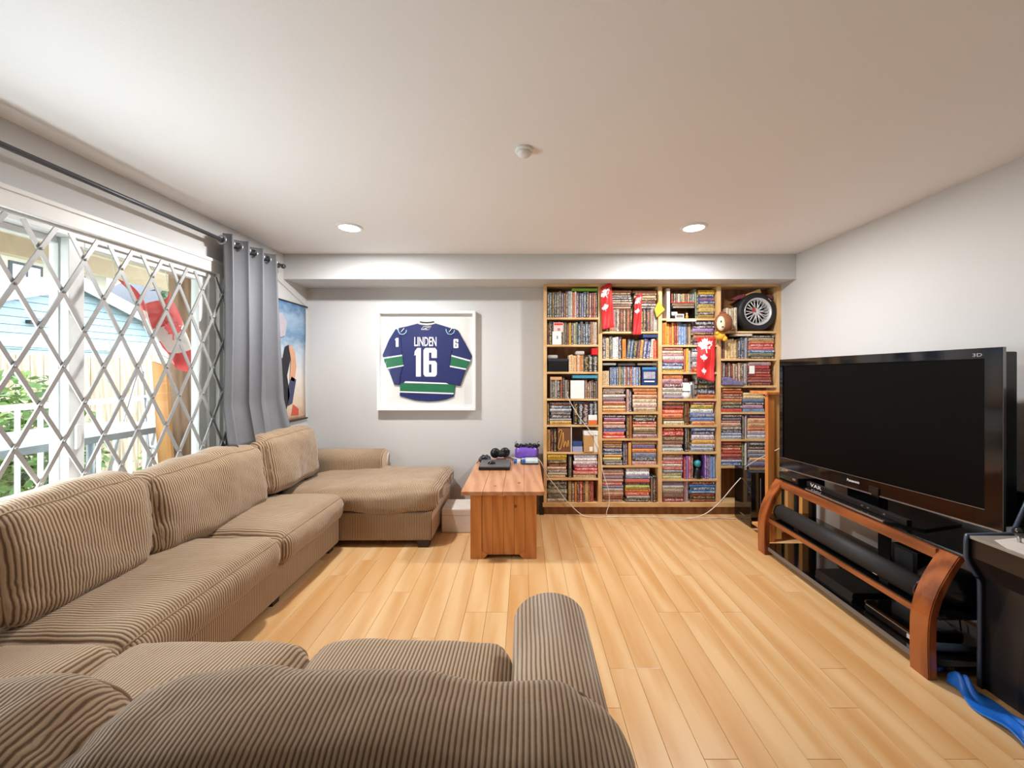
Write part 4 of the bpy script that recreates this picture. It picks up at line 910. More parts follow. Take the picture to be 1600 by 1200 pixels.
# banners
LEAF = [(0, 1), (.14, .70), (.30, .78), (.26, .40), (.48, .55), (.54, .40), (.82, .46), (.72, .22), (.84, .12), (.44, -.18), (.50, -.34), (.06, -.26), (.05, -.75), (-.05, -.75), (-.06, -.26), (-.50, -.34), (-.44, -.18), (-.84, .12), (-.72, .22), (-.82, .46), (-.54, .40), (-.48, .55), (-.26, .40), (-.30, .78), (-.14, .70)]
def banner(label, quad, leaves, Y):
    """hanging red banner: quad = four image corners (top left, top right, bottom right, bottom left)"""
    q = [Vector((PX(a, Y), 0, PZ(b, Y))) for a, b in quad]
    def f(u, v, lift=0.0):
        p = (q[0]*(1-u)+q[1]*u)*(1-v)+(q[3]*(1-u)+q[2]*u)*v
        return Vector((p.x, Y+.010*math.sin(u*7+v*4)+.006*math.sin(v*11)-lift, p.z))
    t = thing('hanging_banner', label, 'banner', (q[3].x, Y, q[3].z), 'red and white maple leaf banners')
    thick(obj('cloth', sheet(16, 30, f), M_red, t), .003)
    for (u0, v0, s, rot) in leaves:
        bm = bmesh.new(); cr, sr_ = math.cos(rot), math.sin(rot); W_ = (q[1]-q[0]).length; H_ = (q[3]-q[0]).length
        c = bm.verts.new(f(u0, v0, .004)); vs = []
        for a, b in LEAF:
            a, b = a*cr-b*sr_, a*sr_+b*cr
            vs.append(bm.verts.new(f(min(.99, max(.01, u0+a*s/W_)), min(.99, max(.01, v0-b*s/H_)), .004)))
        for i in range(len(vs)): bm.faces.new((c, vs[i], vs[(i+1) % len(vs)]))
        thick(obj('leaf_print', bm, M_wcloth, t), .002)
    obj('stitched_edge', tube([f(.80, i/24, .004) for i in range(1, 24)], .0015, 5), plain('orange_thread', (230, 110, 70), .6), t)
    obj('hook', tube([(f(.5, 0).x, Y+.002, f(.5, 0).z-.004), (f(.5, 0).x, (Y+ZS)/2, f(.5, 0).z+.012), (f(.5, 0).x, ZS+.01, f(.5, 0).z-.005)], .002, 6), M_silver, t)
banner('red banner with white leaf hanging nearest the pine chest from the bookcase top', [(938.5, 449), (956, 440.5), (959, 511), (941, 515.5)], [(.40, .20, .062, .3), (.32, .52, .042, .1)], 3.675)
banner('narrow folded red banner with white leaf in the middle of the two-banner bay', [(993, 463), (1004, 457.5), (1001, 523), (988.5, 523.5)], [(.5, .16, .045, .5), (.35, .42, .03, -.2)], 3.675)
banner('wide red banner with white leaf hanging below the brown plush', [(1091, 527.5), (1119, 528.5), (1115, 597), (1088, 589)], [(.42, .20, .085, .15), (.34, .50, .04, 0), (.42, .82, .035, .2)], 3.67)
t = thing('pennant', 'small orange pennant hanging from the divider beside the narrow banner', 'pennant', (PX(1030, 3.68), 3.68, PZ(495, 3.68)))
pp = [(1029, 470), (1038.5, 484), (1026, 496), (1022.5, 483)]
obj('cloth', prism([(PX(a, 3.68), PZ(b, 3.68)) for a, b in pp], 3.676, 3.680), plain('pennant_orange', (240, 168, 30), .6), t)
obj('cord', tube([(PX(1029, 3.68), 3.678, PZ(471, 3.68)), (PX(1029.3, 3.69), 3.69, PZ(462, 3.69)), (PX(1029.5, 3.7), 3.708, PZ(460, 3.7))], .0015, 5), M_bcable, t)

# ------------------------------------------------------------------ pine stand by the wall, subwoofer
t = thing('pine_stand', 'tall raw pine stand between the bookcase and the television', 'stand', (2.2, 3.2, 0))
for x0, x1, y0 in ((1.968, 2.022, 3.125), (2.245, 2.30, 3.125), (2.245, 2.30, 3.30), (2.09, 2.14, 3.30)): obj('post', box(x0, x1, y0, y0+.04, 0, 1.19, .002), M_pine if x0 < 2 else M_rawpine, t)
obj('side_board', box(2.023, 2.085, 3.135, 3.155, .02, 1.19, .002), M_rawpine, t)
obj('top', box(1.955, 2.32, 3.115, 3.36, 1.19, 1.212, .003), M_pine, t)
obj('stand_shelf', box(1.97, 2.30, 3.165, 3.35, .06, .08, .002), M_rawpine, t)
t = thing('subwoofer', 'glossy black subwoofer box on the floor before the empty bookcase cell', 'speaker', (2.2, 3.53, 0))
obj('cabinet', box(1.99, 2.40, 3.395, 3.665, .009, .49, .006), M_gloss, t)
for x, y in ((2.02, 3.42), (2.02, 3.64), (2.37, 3.42), (2.37, 3.64)): obj('rubber_foot', lathe([(.012, 0), (.014, .010)], 'z', (x, y, 0), 12), M_black, t)
obj('badge', box(1.9885, 1.991, 3.50, 3.57, .075, .083), M_silver, t)
obj('side_trim', box(2.07, 2.076, 3.3935, 3.396, .14, .44), plain('grey_trim', (120, 122, 126), .3), t)

# ------------------------------------------------------------------ television stand
t = thing('tv_stand', 'television stand with bowed red-brown wooden legs and black glass shelves', 'tv stand', (2.1, 2.32, 0))
def legprof(z0, z1, n=14):
    fr = lambda z: 1.806+.010*(z/.27)-.01*math.sin(math.pi*min(1, z/.5))+(.115*((z-.22)/.33)**2 if z > .22 else 0)
    a = [(fr(z0+(z1-z0)*i/n), z0+(z1-z0)*i/n) for i in range(n+1)]
    return a+[(x+.040, z) for x, z in reversed(a)]
for y0 in (1.728, 2.905):
    o = obj('leg', prism(legprof(0, .552), y0, y0+.088, 'xz', .004), M_stand, t)
obj('top_rail', box(1.925, 1.965, 1.812, 2.908, .503, .552, .004), M_standr, t)
obj('middle_rail', box(1.835, 1.865, 1.812, 2.908, .248, .274, .003), M_standr, t)
obj('top_glass', box(1.945, 2.415, 1.71, 3.0, .553, .561, .002), M_bglass, t)
obj('middle_glass', box(1.842, 2.19, 1.72, 2.99, .2745, .2825, .002), M_bglass, t)
obj('bottom_shelf', box(1.835, 2.33, 1.735, 2.98, .035, .056, .002), M_bglass, t)
obj('bottom_edge', box(1.829, 1.836, 1.81, 2.908, .033, .058, .001), plain('grey_edge', (112, 104, 98), .35), t)
for y in (1.80, 2.90): obj('rear_post', box(2.155, 2.19, y, y+.035, 0, .553, .003), M_black, t)
obj('rear_panel', box(2.192, 2.202, 2.32, 2.40, .05, .553, .001), M_black, t)
t = thing('soundbar', 'long black rounded soundbar on the middle glass shelf', 'soundbar', (1.9, 2.35, .28))
prof = [(1.905+.052*math.cos(R(a)), .337+.052*math.sin(R(a))) for a in range(0, 360, 15)]
obj('grille', prism(prof, 1.845, 2.87, 'xz', .004), plain('speaker_cloth', (28, 28, 30), .65, var=.3, nscale=200), t, True)
for y in (1.838, 2.87): obj('end_cap', prism([(1.905+(x-1.905)*1.03, .337+(z-.337)*1.03) for x, z in prof], y, y+.008, 'xz'), M_gloss, t)
for y in (2.0, 2.65): obj('foot', box(1.88, 1.93, y, y+.05, .2828, .292), M_black, t)
obj('badge', box(1.858, 1.861, 2.04, 2.065, .306, .310), M_silver, t)
t = thing('game_console', 'slim two-tier black game console on the bottom shelf', 'game console', (2.0, 2.36, .056))
obj('lower_body', prism([(1.875, .0565), (2.14, .0565), (2.15, .079), (1.885, .079)], 2.22, 2.50, 'xz', .001), M_black, t); obj('upper_body', prism([(1.878, .082), (2.142, .082), (2.152, .107), (1.888, .107)], 2.22, 2.50, 'xz', .001), M_black, t)
obj('disc_slot', box(1.884, 1.90, 2.225, 2.495, .0785, .0825), M_gloss, t)
t = thing('disc_player', 'rounded glossy black player with chrome line beside the game console', 'player', (2.0, 2.03, .056))
obj('body', box(1.89, 2.14, 1.88, 2.16, .0565, .112, .014), M_gloss, t); obj('chrome_line', box(1.887, 1.892, 1.90, 2.14, .094, .098), M_silver, t)
obj('badge', box(1.886, 1.891, 1.885, 1.91, .07, .09, .001), M_paper, t)
t = thing('network_box', 'small black box behind the soundbar on the middle shelf', 'box', (2.1, 2.07, .2825))
obj('body', box(2.03, 2.18, 2.00, 2.14, .2828, .44, .004), M_black, t); obj('vent', box(2.028, 2.031, 2.02, 2.12, .31, .43), plain('vent_grey', (40, 40, 42), .6), t)
t = thing('padded_case', 'black padded round case on the near end of the middle shelf', 'case', (2.085, 1.875, .2825))
obj('body', cushion(.22, .21, .12, .055, puff=.02, wr=.003, seed=3), plain('black_vinyl', (26, 26, 28), .35), t).location = (2.085, 1.875, .342)
obj('zip', tube([(2.085+.108*math.cos(a), 1.875+.103*math.sin(a), .345) for a in [2*math.pi*i/32 for i in range(32)]], .0025, 5, True), plain('zip_grey', (70, 70, 72), .4), t)
tag(obj('plastic_tube', tube([(1.93, 1.84, .0745), (2.28, 1.80, .0745)], .018, 12), plain('slate_tube', (62, 74, 92), .4)), 'slate grey plastic tube lying on the bottom shelf behind the near leg', 'tube')
rc = random.Random(5); pts = []
for i in range(26): pts.append((2.26+rc.uniform(-.07, .07), 2.62+rc.uniform(-.14, .12), .09+rc.uniform(-.02, .13)))
tag(obj('cable_tangle', tube(spline(pts, 5), .0035, 5), M_bcable), 'tangle of black cables at the far end of the bottom shelf', 'cables')
for k, (y0, y1) in enumerate(((2.45, 2.20), (2.62, 2.52))):
    tag(obj('power_cable', tube(spline([(2.42, y0, .553-.02), (2.425, y0-.03, .42), (2.43, y1, .32), (2.425, y1-.05, .2), (2.44, y1-.02, .06)], 6), .004, 6), M_bcable), ['thin black cable hanging down the wall behind the soundbar', 'thin black cable hanging behind the far end of the soundbar'][k], 'cable')
# television
t = thing('television', 'large flat television with glossy black bezel on the glass stand', 'television', (2.1, 2.4, .561))
A, B = Vector((2.013, 3.045, 0)), Vector((2.185, 1.765, 0)); ax = (B-A).normalized(); nm = Vector((ax.y, -ax.x, 0)); nm = nm if nm.x < 0 else -nm
LTV = (B-A).length; TZ0, TZ1 = .637, 1.482
def tvb(u0, u1, z0, z1, d0, d1, bev=0.0):
    """box on the television: u along the width from the far edge, d out of the screen"""
    bm = box(u0, u1, d0, d1, z0, z1, bev)
    for v in bm.verts: p = A+ax*v.co.x+nm*v.co.y; v.co = Vector((p.x, p.y, v.co.z+(v.co.x/LTV-.5)*.022))
    return bm
bw, bt, bb_ = .062, .050, .085
bz = bmesh.new()
for u0, u1, z0, z1 in ((0, LTV, TZ1-bt, TZ1), (0, LTV, TZ0, TZ0+bb_), (0, bw*.5, TZ0+bb_, TZ1-bt), (LTV-bw, LTV, TZ0+bb_, TZ1-bt)):
    q = tvb(u0, u1, z0, z1, -.012, .006); me_ = bpy.data.meshes.new('x'); q.to_mesh(me_); q.free(); bz.from_mesh(me_); bpy.data.meshes.remove(me_)
obj('bezel', bz, M_gloss, t)
obj('screen', tvb(bw*.5-.002, LTV-bw+.002, TZ0+bb_-.002, TZ1-bt+.002, -.010, -.001), M_screen, t)
obj('rear_housing', tvb(.02, LTV-.004, TZ0+.02, TZ1-.02, -.085, -.011, .006), M_black, t)
obj('silver_line', tvb(0, LTV, TZ0-.003, TZ0+.004, .001, .0085), M_silver, t)
obj('screen_line', tvb(bw*.5, LTV-bw, TZ0+bb_-.004, TZ0+bb_-.001, .005, .0072), plain('dull_steel', (150, 150, 150), .3, .8), t)
obj('edge_line', tvb(LTV-.004, LTV+.002, TZ0, TZ1, -.012, .004), plain('dull_steel', (150, 150, 150), .3, .8), t)
def tvtext(s, u0, u1, z0, z1, mat):
    me = text_mesh(s, u0, u1, z0, z1, 0, .001, .01)
    for v in me.vertices: p = A+ax*v.co.x+nm*(.0072-v.co.y); v.co = Vector((p.x, p.y, v.co.z+(v.co.x/LTV-.5)*.022))
    return obj('lettering', me, mat, t)
tvtext('Panasonic', .555, .635, TZ0+.040, TZ0+.056, M_paper)
tvtext('3D', LTV-.105, LTV-.07, TZ1-.040, TZ1-.024, M_silver)
mid = A+ax*(LTV*.5)
obj('neck', box(mid.x-.0, mid.x+.06, mid.y-.11, mid.y+.11, .565, TZ0+.05, .004), M_gloss, t)
ped = obj('pedestal', prism([(1.95, 2.68), (1.95, 2.10), (2.05, 1.98), (2.32, 2.05), (2.32, 2.76), (2.02, 2.76)], .5615, .572, 'xy', .002), M_bglass, t)
obj('pedestal_edge', box(1.945, 1.951, 2.10, 2.68, .562, .571), M_silver, ped)
t = thing('video_player', 'flat black video player on the far end of the glass top', 'player', (2.05, 2.82, .561))
obj('body', box(1.965, 2.16, 2.78, 2.985, .5625, .610, .004), M_black, t); obj('front_panel', box(1.962, 1.967, 2.785, 2.98, .567, .604), M_gloss, t); obj('slot_label', box(1.9605, 1.9635, 2.80, 2.83, .585, .600), M_silver, t)
t = thing('sensor_bar', 'thin black bar with white lettering lying below the screen', 'bar', (2.0, 2.4, .572))
obj('body', box(1.995, 2.025, 2.02, 2.735, .5725, .604, .003), M_black, t)
o = obj('lettering', text_mesh('VAR', 0, .10, .578, .602, 0, .001, .0), M_paper, t)
for v in o.data.vertices: v.co = Vector((1.9945+v.co.y*.5, 2.70-v.co.x, v.co.z))
for y in (2.28, 2.24, 2.14): obj('port', box(1.9935, 1.996, y, y+.012, .586, .592), M_silver, t)
tag(obj('satellite_speaker', box(2.33, 2.42, 1.72, 1.84, .5615, .815, .005), M_black), 'slim black speaker standing behind the near edge of the television', 'speaker')
o = bpy.data.objects['satellite_speaker']; obj('grille', box(2.335, 2.415, 1.7175, 1.7205, .58, .80), plain('speaker_cloth', (28, 28, 30), .65), o)

# ------------------------------------------------------------------ arcade cabinet, blue sheet
t = thing('arcade_cabinet', 'small black arcade cabinet with pale control deck against the wall', 'arcade cabinet', (2.2, 1.45, 0))
side = [(1.990, 0), (1.990, .455), (1.975, .490), (1.945, .540), (1.932, .575), (1.932, .665), (2.135, .672), (2.30, 1.04), (2.27, 1.30), (2.44, 1.30), (2.44, 0)]
M_side = plain('cabinet_black', (16, 17, 22), .35); M_tm = plain('t_molding', (62, 74, 92), .3)
for y0 in (1.165, 1.683):
    sp_ = obj('side_panel', prism(side, y0, y0+.018, 'xz'), M_side, t)
    obj('edge_molding', tube([(x-.001, y0+.009, max(z, .01)) for x, z in spline([Vector((x, z, 0)) for x, z in side[:6]], 4) for x, z in [(x, z)]] if False else [(p.x, y0+.009, max(.006, p.y)) for p in spline([Vector((x, z, 0)) for x, z in side[:6]], 5)]+[(2.135, y0+.009, .673), (2.30, y0+.009, 1.04), (2.27, y0+.009, 1.30)], .0085, 8), M_tm, sp_)
def art_mat():
    k = NT('cabinet_art'); v = k.coord('Object', (3, 3, 3)); w = k.n('ShaderNodeTexWave', wave_type='RINGS', rings_direction='X'); w.inputs['Scale'].default_value = .55; w.inputs['Distortion'].default_value = .6
    k.l(v, w.inputs['Vector']); f = k.ramp(w.outputs[1], [(.45, rgb((17, 18, 24))), (.55, rgb((34, 33, 36)))])
    k.l(f, k.b.inputs['Base Color']); k.b.inputs['Roughness'].default_value = .3; return k.m
obj('front_panel', box(2.004, 2.014, 1.183, 1.683, .0, .50, .001), art_mat(), t)
obj('deck_front', prism([(1.945, .575), (1.945, .655), (2.13, .655), (2.03, .48), (2.004, .48)], 1.183, 1.683, 'xz'), plain('deck_brown', (36, 28, 26), .3), t)
dk = obj('deck_top', box(1.936, 2.14, 1.183, 1.683, .6555, .668, .001), plain('deck_grey', (150, 142, 134), .4), t)
obj('deck_art', prism([(1.945, 1.20), (1.945, 1.56), (1.985, 1.635), (2.12, 1.66), (2.12, 1.20)], .6682, .6695, 'xy'), plain('deck_pale', (232, 224, 216), .35, var=.12, nscale=22), dk)
js = obj('joystick', tube([(2.065, 1.615, .668), (2.065, 1.615, .70)], .006, 10), M_silver, t)
obj('ball_top', ball((2.065, 1.615, .712), .0195, seg=20), M_gloss, js)
for x, y in ((2.03, 1.45), (2.06, 1.41), (2.03, 1.37), (2.06, 1.33)): obj('button', lathe([(.014, .0), (.014, .006), (.011, .009), (.0005, .009)], 'z', (x, y, .6685), 16), M_red, t)
obj('screen_panel', prism([(2.15, .672), (2.31, 1.04), (2.33, 1.04), (2.17, .672)], 1.183, 1.683, 'xz'), M_gloss, t)
obj('marquee', box(2.285, 2.31, 1.183, 1.683, 1.04, 1.30, .002), plain('marquee_red', (120, 30, 34), .3), t)
t_ = obj('blue_sheet', sheet(70, 18, lambda u, v: Vector((1.872-.055*min(1, u*2.2)+(.062+.10*min(1, u*2))*v+.010*math.sin(u*19+v*4), 1.715-u*.58+.012*math.sin(v*6+u*9),
      .004+.026*abs(math.sin(v*6.2+u*3))*(.5+.5*math.sin(u*15+1.2))+.05*math.exp(-((u-.06)/.05)**2)*math.sin(v*3.14)))), plain('bright_blue_sheet', (30, 108, 206), .4))
tag(t_, 'crumpled bright blue sheet on the floor along the arcade cabinet', 'sheet'); thick(t_, .002, 1)

# ------------------------------------------------------------------ pine chest and the things on it
t = thing('pine_chest', 'knotty orange pine chest table with worn top beside the bookcase', 'chest', (-.15, 3.3, 0))
CX0, CX1, CYF = -.396, .092, 2.85
def endpanel(x0, x1, i, n):
    z0a = .03 if 0 < i < n-1 else 0.0
    return box(x0+.0008, x1-.0008, CYF+(0 if 0 < i < n-1 else -.006), CYF+.02, z0a, .478, .002)
nb = 6; ws = [.085]+[(CX1-CX0-.17)/4]*4+[.085]; x = CX0
for i in range(nb): obj('end_board', endpanel(x, x+ws[i], i, nb), M_pine, t); x += ws[i]
for sx in (CX0, CX1-.085):
    s = 1 if sx == CX0 else -1; xa = CX0+.085 if s > 0 else CX1-.085
    obj('corner_block', prism([(xa, .0), (xa, .06), (xa+s*.045, .035), (xa+s*.012, .0)], CYF-.004, CYF+.016), M_pine, t)
for x0, x1 in ((CX0, CX0+.02), (CX1-.02, CX1)):
    for k in range(5): obj('side_board', box(x0, x1, CYF+.021, 3.82, .03+k*.09, .03+k*.09+.0885, .002), wood('knotty_pine_long', (206, 134, 68), (180, 102, 44), (9, 1, 9), .35, knots=True, coat=.3), t)
obj('rear_board', box(CX0+.02, CX1-.02, 3.80, 3.82, .0, .478), M_pine, t)
tw = [-.458, -.30, -.155, .0, .148]
for a, b in zip(tw, tw[1:]): obj('top_board', box(a+.0004, b-.0004, 2.80, 3.86, .480, .510, .005), M_pinetop, t)
obj('clasp', box(-.182, -.148, CYF-.010, CYF-.003, .462, .477, .002), plain('brass_label', (216, 176, 110), .35, .3), t)
TZ = .5102
t = thing('laptop', 'closed grey-black laptop on the pine chest with a mouse on its lid', 'laptop', (-.27, 3.5, TZ))
obj('base', box(-.40, -.125, 3.39, 3.66, TZ+.004, TZ+.022, .004), M_black, t); obj('lid', box(-.398, -.127, 3.388, 3.655, TZ+.0235, TZ+.036, .004), plain('laptop_lid', (92, 90, 92), .35), t)
for x, y in ((-.38, 3.41), (-.145, 3.41), (-.38, 3.64), (-.145, 3.64)): obj('rubber_foot', lathe([(.008, 0), (.008, .005)], 'z', (x, y, TZ), 10), M_black, t)
obj('hinge', tube([(-.36, 3.66, TZ+.022), (-.165, 3.66, TZ+.022)], .008, 8), M_black, t)
t = thing('computer_mouse', 'glossy black computer mouse on the laptop lid', 'mouse', (-.295, 3.49, TZ+.036))
bm = ball((-.293, 3.49, TZ+.0365), .035, (1.05, .72, .75), 20)
for v in bm.verts: v.co.z = max(v.co.z, TZ+.0362)
obj('shell', bm, M_gloss, t); obj('wheel', ball((-.315, 3.478, TZ+.057), .005, seg=10), plain('wheel_grey', (120, 120, 124), .4), t)
t = thing('headphones', 'bulky black headphones lying behind the laptop', 'headphones', (-.22, 3.73, TZ))
for x, y, tl in ((-.278, 3.72, .15), (-.185, 3.745, .55)):
    bm = lathe([(.0005, -.026), (.035, -.026), (.046, -.012), (.048, .012), (.04, .024), (.024, .026), (.02, .016), (.0005, .016)], 'x', (0, 0, 0), 24)
    bmesh.ops.transform(bm, matrix=Matrix.Translation((x, y, TZ+.082))@Matrix.Rotation(tl+1.3, 4, 'Z'), verts=bm.verts)
    obj('ear_cup', bm, plain('headset_black', (18, 18, 20), .3), t, True)
obj('headband', tube(spline([(-.285, 3.74, TZ+.09), (-.275, 3.80, TZ+.085), (-.215, 3.835, TZ+.075), (-.155, 3.805, TZ+.085), (-.15, 3.765, TZ+.09)], 6), .012, 10), M_black, t)
obj('ear_pad', ball((-.225, 3.715, TZ+.075), .035, (1.2, .8, .9), 16), plain('pad_black', (24, 22, 24), .7), t)
tag(obj('red_pouch', box(-.27, -.17, 3.675, 3.74, TZ, TZ+.03, .01), plain('pouch_red', (120, 26, 44), .5)), 'dark red pouch under the headphones', 'pouch')
t = thing('game_controller', 'grey-black game controller behind the laptop', 'controller', (-.36, 3.73, TZ))
bm = ball((-.375, 3.725, TZ+.036), .036, (1.5, .8, .72), 18); add_ball(bm, (-.415, 3.69, TZ+.026), .024, (.8, 1.2, 1)); add_ball(bm, (-.335, 3.69, TZ+.026), .024, (.8, 1.2, 1))
obj('shell', bm, plain('pad_grey', (52, 56, 66), .4), t)
for dx in (-.02, .02): obj('thumbstick', lathe([(.008, 0), (.008, .012), (.011, .014), (.011, .018)], 'z', (-.375+dx, 3.71, TZ+.058), 12), plain('stick_pale', (170, 176, 190), .4), t)
t = thing('purple_bag', 'shiny purple bag with black frilled rim at the back of the chest', 'bag', (.03, 3.8, TZ))
obj('pouch', cushion(.225, .085, .125, .03, puff=.012, wr=.006, seed=8), plain('purple_satin', (122, 84, 186), .28, var=.3, nscale=20), t).location = (.028, 3.80, TZ+.064)
bm = bmesh.new()
for i in range(20): add_ball(bm, (-.08+i*.0115, 3.79+.018*math.sin(i*2.2), TZ+.138+.010*math.sin(i*1.7)), .016, (1, 1.2, 1), 8)
obj('frilled_rim', bm, M_black, t)
for x in (-.082, .136): obj('tie', tube([(x, 3.79, TZ+.14), (x-.008, 3.785, TZ+.165), (x+.012, 3.785, TZ+.185)], .003, 6), M_bcable, t)
for k, (x0, x1, y0, y1, z0, c, lab) in enumerate(((-.025, .135, 3.60, 3.745, 0, (60, 70, 84), 'dark booklet at the bottom of the small pile on the chest'), (-.02, .130, 3.605, 3.74, .014, (206, 226, 232), 'pale blue booklet on top of the pile by the purple bag'), (-.10, -.035, 3.64, 3.745, 0, (214, 222, 212), 'pale green card case beside the booklet pile'))):
    o = tag(obj('booklet', box(x0, x1, y0, y1, TZ+z0+.0003, TZ+z0+.0135+(.008 if k else 0), .001), plain('booklet_%d' % k, c, .4, var=.3, nscale=35)), lab, 'booklet')
    if k: obj('blue_band', box(x0+.002, x0+.032, y0-.0006, y1, TZ+z0+.002, TZ+z0+.0222), plain('band_blue', (52, 100, 184), .4), o)
tag(obj('storage_crate', box(-.705, -.405, 3.30, 3.56, 0, .205, .012), plain('white_crate', (226, 220, 212), .6)), 'low white box on the floor between the chaise and the pine chest', 'box')
obj('lid_line', box(-.7055, -.404, 3.2992, 3.561, .150, .153), plain('crate_seam', (170, 162, 152), .6), bpy.data.objects['storage_crate'])
# cables
def cable(name, label, pts, r=.004, mat=M_cable, n=8): tag(obj(name, tube(spline(pts, n), r, 6), mat), label, 'cable')
cable('charger_cable', 'white cable looping from the chest over the bookcase front to the floor', [(-.12, 3.70, TZ+.045), (-.03, 3.585, TZ+.055), (.06, 3.57, TZ+.070), (.145, 3.585, TZ+.04), (.22, 3.66, .39), (.31, 3.685, .27), (.42, 3.68, .13), (.55, 3.66, .02), (.68, 3.64, .005), (.85, 3.655, .005), (1.25, 3.64, .005), (1.60, 3.63, .005), (1.85, 3.62, .006), (1.96, 3.6, .008)])
cable('phone_cable', 'thin white cable running down the bookcase from the white card', [(bx_(887), 3.70, bz_(612)), (bx_(886), 3.69, bz_(618)), (bx_(893), 3.69, bz_(632)), (bx_(908), 3.69, bz_(656)), (bx_(930), 3.69, bz_(684)), (bx_(938), 3.69, bz_(712)), (bx_(941), 3.685, bz_(735)), (bx_(950), 3.68, bz_(765)), (bx_(951), 3.68, bz_(785)), (bx_(947), 3.672, .05), (bx_(948), 3.672, .005), (bx_(965), 3.674, .005)], .0035)
cable('speaker_cable', 'white cable hanging in a curve from the subwoofer to the floor', [(1.985, 3.55, .40), (1.93, 3.56, .33), (1.80, 3.57, .17), (1.66, 3.57, .06), (1.50, 3.60, .006), (1.30, 3.61, .005)], .004)
cable('aerial_cable', 'thin white cable slanting from the television edge to the subwoofer top', [(2.05, 3.075, .80), (2.04, 3.10, .76), (1.96, 3.25, .64), (1.95, 3.40, .54), (1.975, 3.46, .498), (2.01, 3.50, .494)], .003)
cable('lamp_cable', 'thin black cable hanging from the chest top to the white box', [(-.37, 3.70, TZ+.05), (-.43, 3.66, TZ+.02), (-.475, 3.62, TZ-.06), (-.49, 3.60, .30), (-.48, 3.56, .21), (-.46, 3.50, .2085)], .003, M_bcable)

# ------------------------------------------------------------------ outside the window
DZ = .12
M_conc = plain('deck_boards', (168, 160, 150), .7, var=.2); M_grass = plain('garden_soil', (110, 120, 80), .9, var=.4, nscale=3)
o = struct('ground', box(-40, XL-.2, -14, 40, -.9, -.6), M_grass, 'garden ground beyond the deck')
dk = struct('deck_floor', box(-4.35, XL-.16, -1.0, 6.6, DZ-.06, DZ-.02), M_conc, 'raised deck floor outside the window')
pm2 = mesh_of('deck_plank', box(-.069, .069, -3.8, 3.8, -.02, 0)); pm2.materials.append(M_conc)
for i in range(14):
    o = bpy.data.objects.new('deck_plank', pm2); C.objects.link(o); o.parent = dk; o.location = (-4.26+i*.145, 2.8, DZ)
o = struct('porch_ceiling', box(-3.75, XL-.15, -1, 7.0, 2.36, 2.42), plain('soffit_beige', (216, 206, 186), .7), 'beige porch ceiling over the deck')
for x in (-3.72, -3.05): obj('beam', box(x-.045, x+.045, -1, 7, 2.22, 2.36), plain('beam_beige', (196, 180, 152), .7), o)
M_rail = plain('white_rail', (238, 240, 240), .4, var=.03)
t = thing('deck_railing', 'white metal railing with thin balusters along the deck edge', 'railing', (-4.25, 3.8, DZ))
obj('top_rail', box(-4.28, -4.22, .5, 6.4, 1.05, 1.10, .006), M_rail, t); obj('lower_rail', box(-4.265, -4.235, .5, 6.4, .22, .255, .003), M_rail, t)
for i in range(38): obj('baluster', box(-4.262, -4.238, .6+i*.155, .624+i*.155, .25, 1.055), M_rail, t)
for y in (.5, 2.45, 4.4, 6.35): obj('rail_post', box(-4.29, -4.21, y-.04, y+.04, DZ, 1.09, .004), M_rail, t)
t = thing('deck_post', 'weathered brown wooden post at the edge of the deck', 'post', (-3.0, 3.5, DZ))
M_post = wood('weathered_post', (150, 122, 96), (116, 88, 64), (8, 8, .8), .8)
obj('shaft', box(-3.09, -2.91, 3.36, 3.54, DZ, 2.36, .006), M_post, t); obj('base_plate', box(-3.105, -2.895, 3.345, 3.555, DZ, DZ+.03, .003), M_silver, t)
tag(obj('leaning_board', prism([(-3.0, DZ), (-2.88, DZ), (-2.96, 1.42), (-3.08, 1.46)], 3.20, 3.225, 'xz', .002), wood('orange_board', (206, 150, 84), (180, 118, 56), (8, 8, .8), .6)), 'orange wooden board leaning against the deck post', 'board')
# flag
t = thing('flag', 'faded red and white flag draped from the porch beam by the post', 'flag', (-2.7, 2.9, 1.3))
def fl_(u, v):
    a = Vector((-2.85, 2.70, 2.03))*(1-u)+Vector((-2.95, 3.22, 2.05))*u+Vector((0, 0, -.16))*math.sin(u*math.pi)
    b = Vector((-2.78, 3.05, 1.42))*(1-u)+Vector((-2.80, 3.42, 1.36))*u
    p = a*(1-v)+b*v
    return p+Vector((.05*math.sin(u*9+v*3), .03*math.sin(v*8+u*5), .02*math.sin(u*12)))
fb = sheet(36, 36, fl_)
for i, f in enumerate(fb.faces):
    j = i % 36; f.material_index = 1 if 12 <= j < 25 else 0
thick(obj('cloth', fb, [plain('faded_red', (226, 84, 84), .7), plain('flag_white', (238, 232, 226), .7)], t), .003)
obj('leaf_print', prism([(3.06+a*.09, 1.70+b*.10) for a, b in LEAF], -2.775, -2.770, 'yz'), plain('faded_red', (226, 84, 84), .7), t)
for p in (fl_(0, 0), fl_(1, 0)): obj('tie', tube([p, (p.x-.03, p.y, 2.23)], .003, 5), M_cable, t)
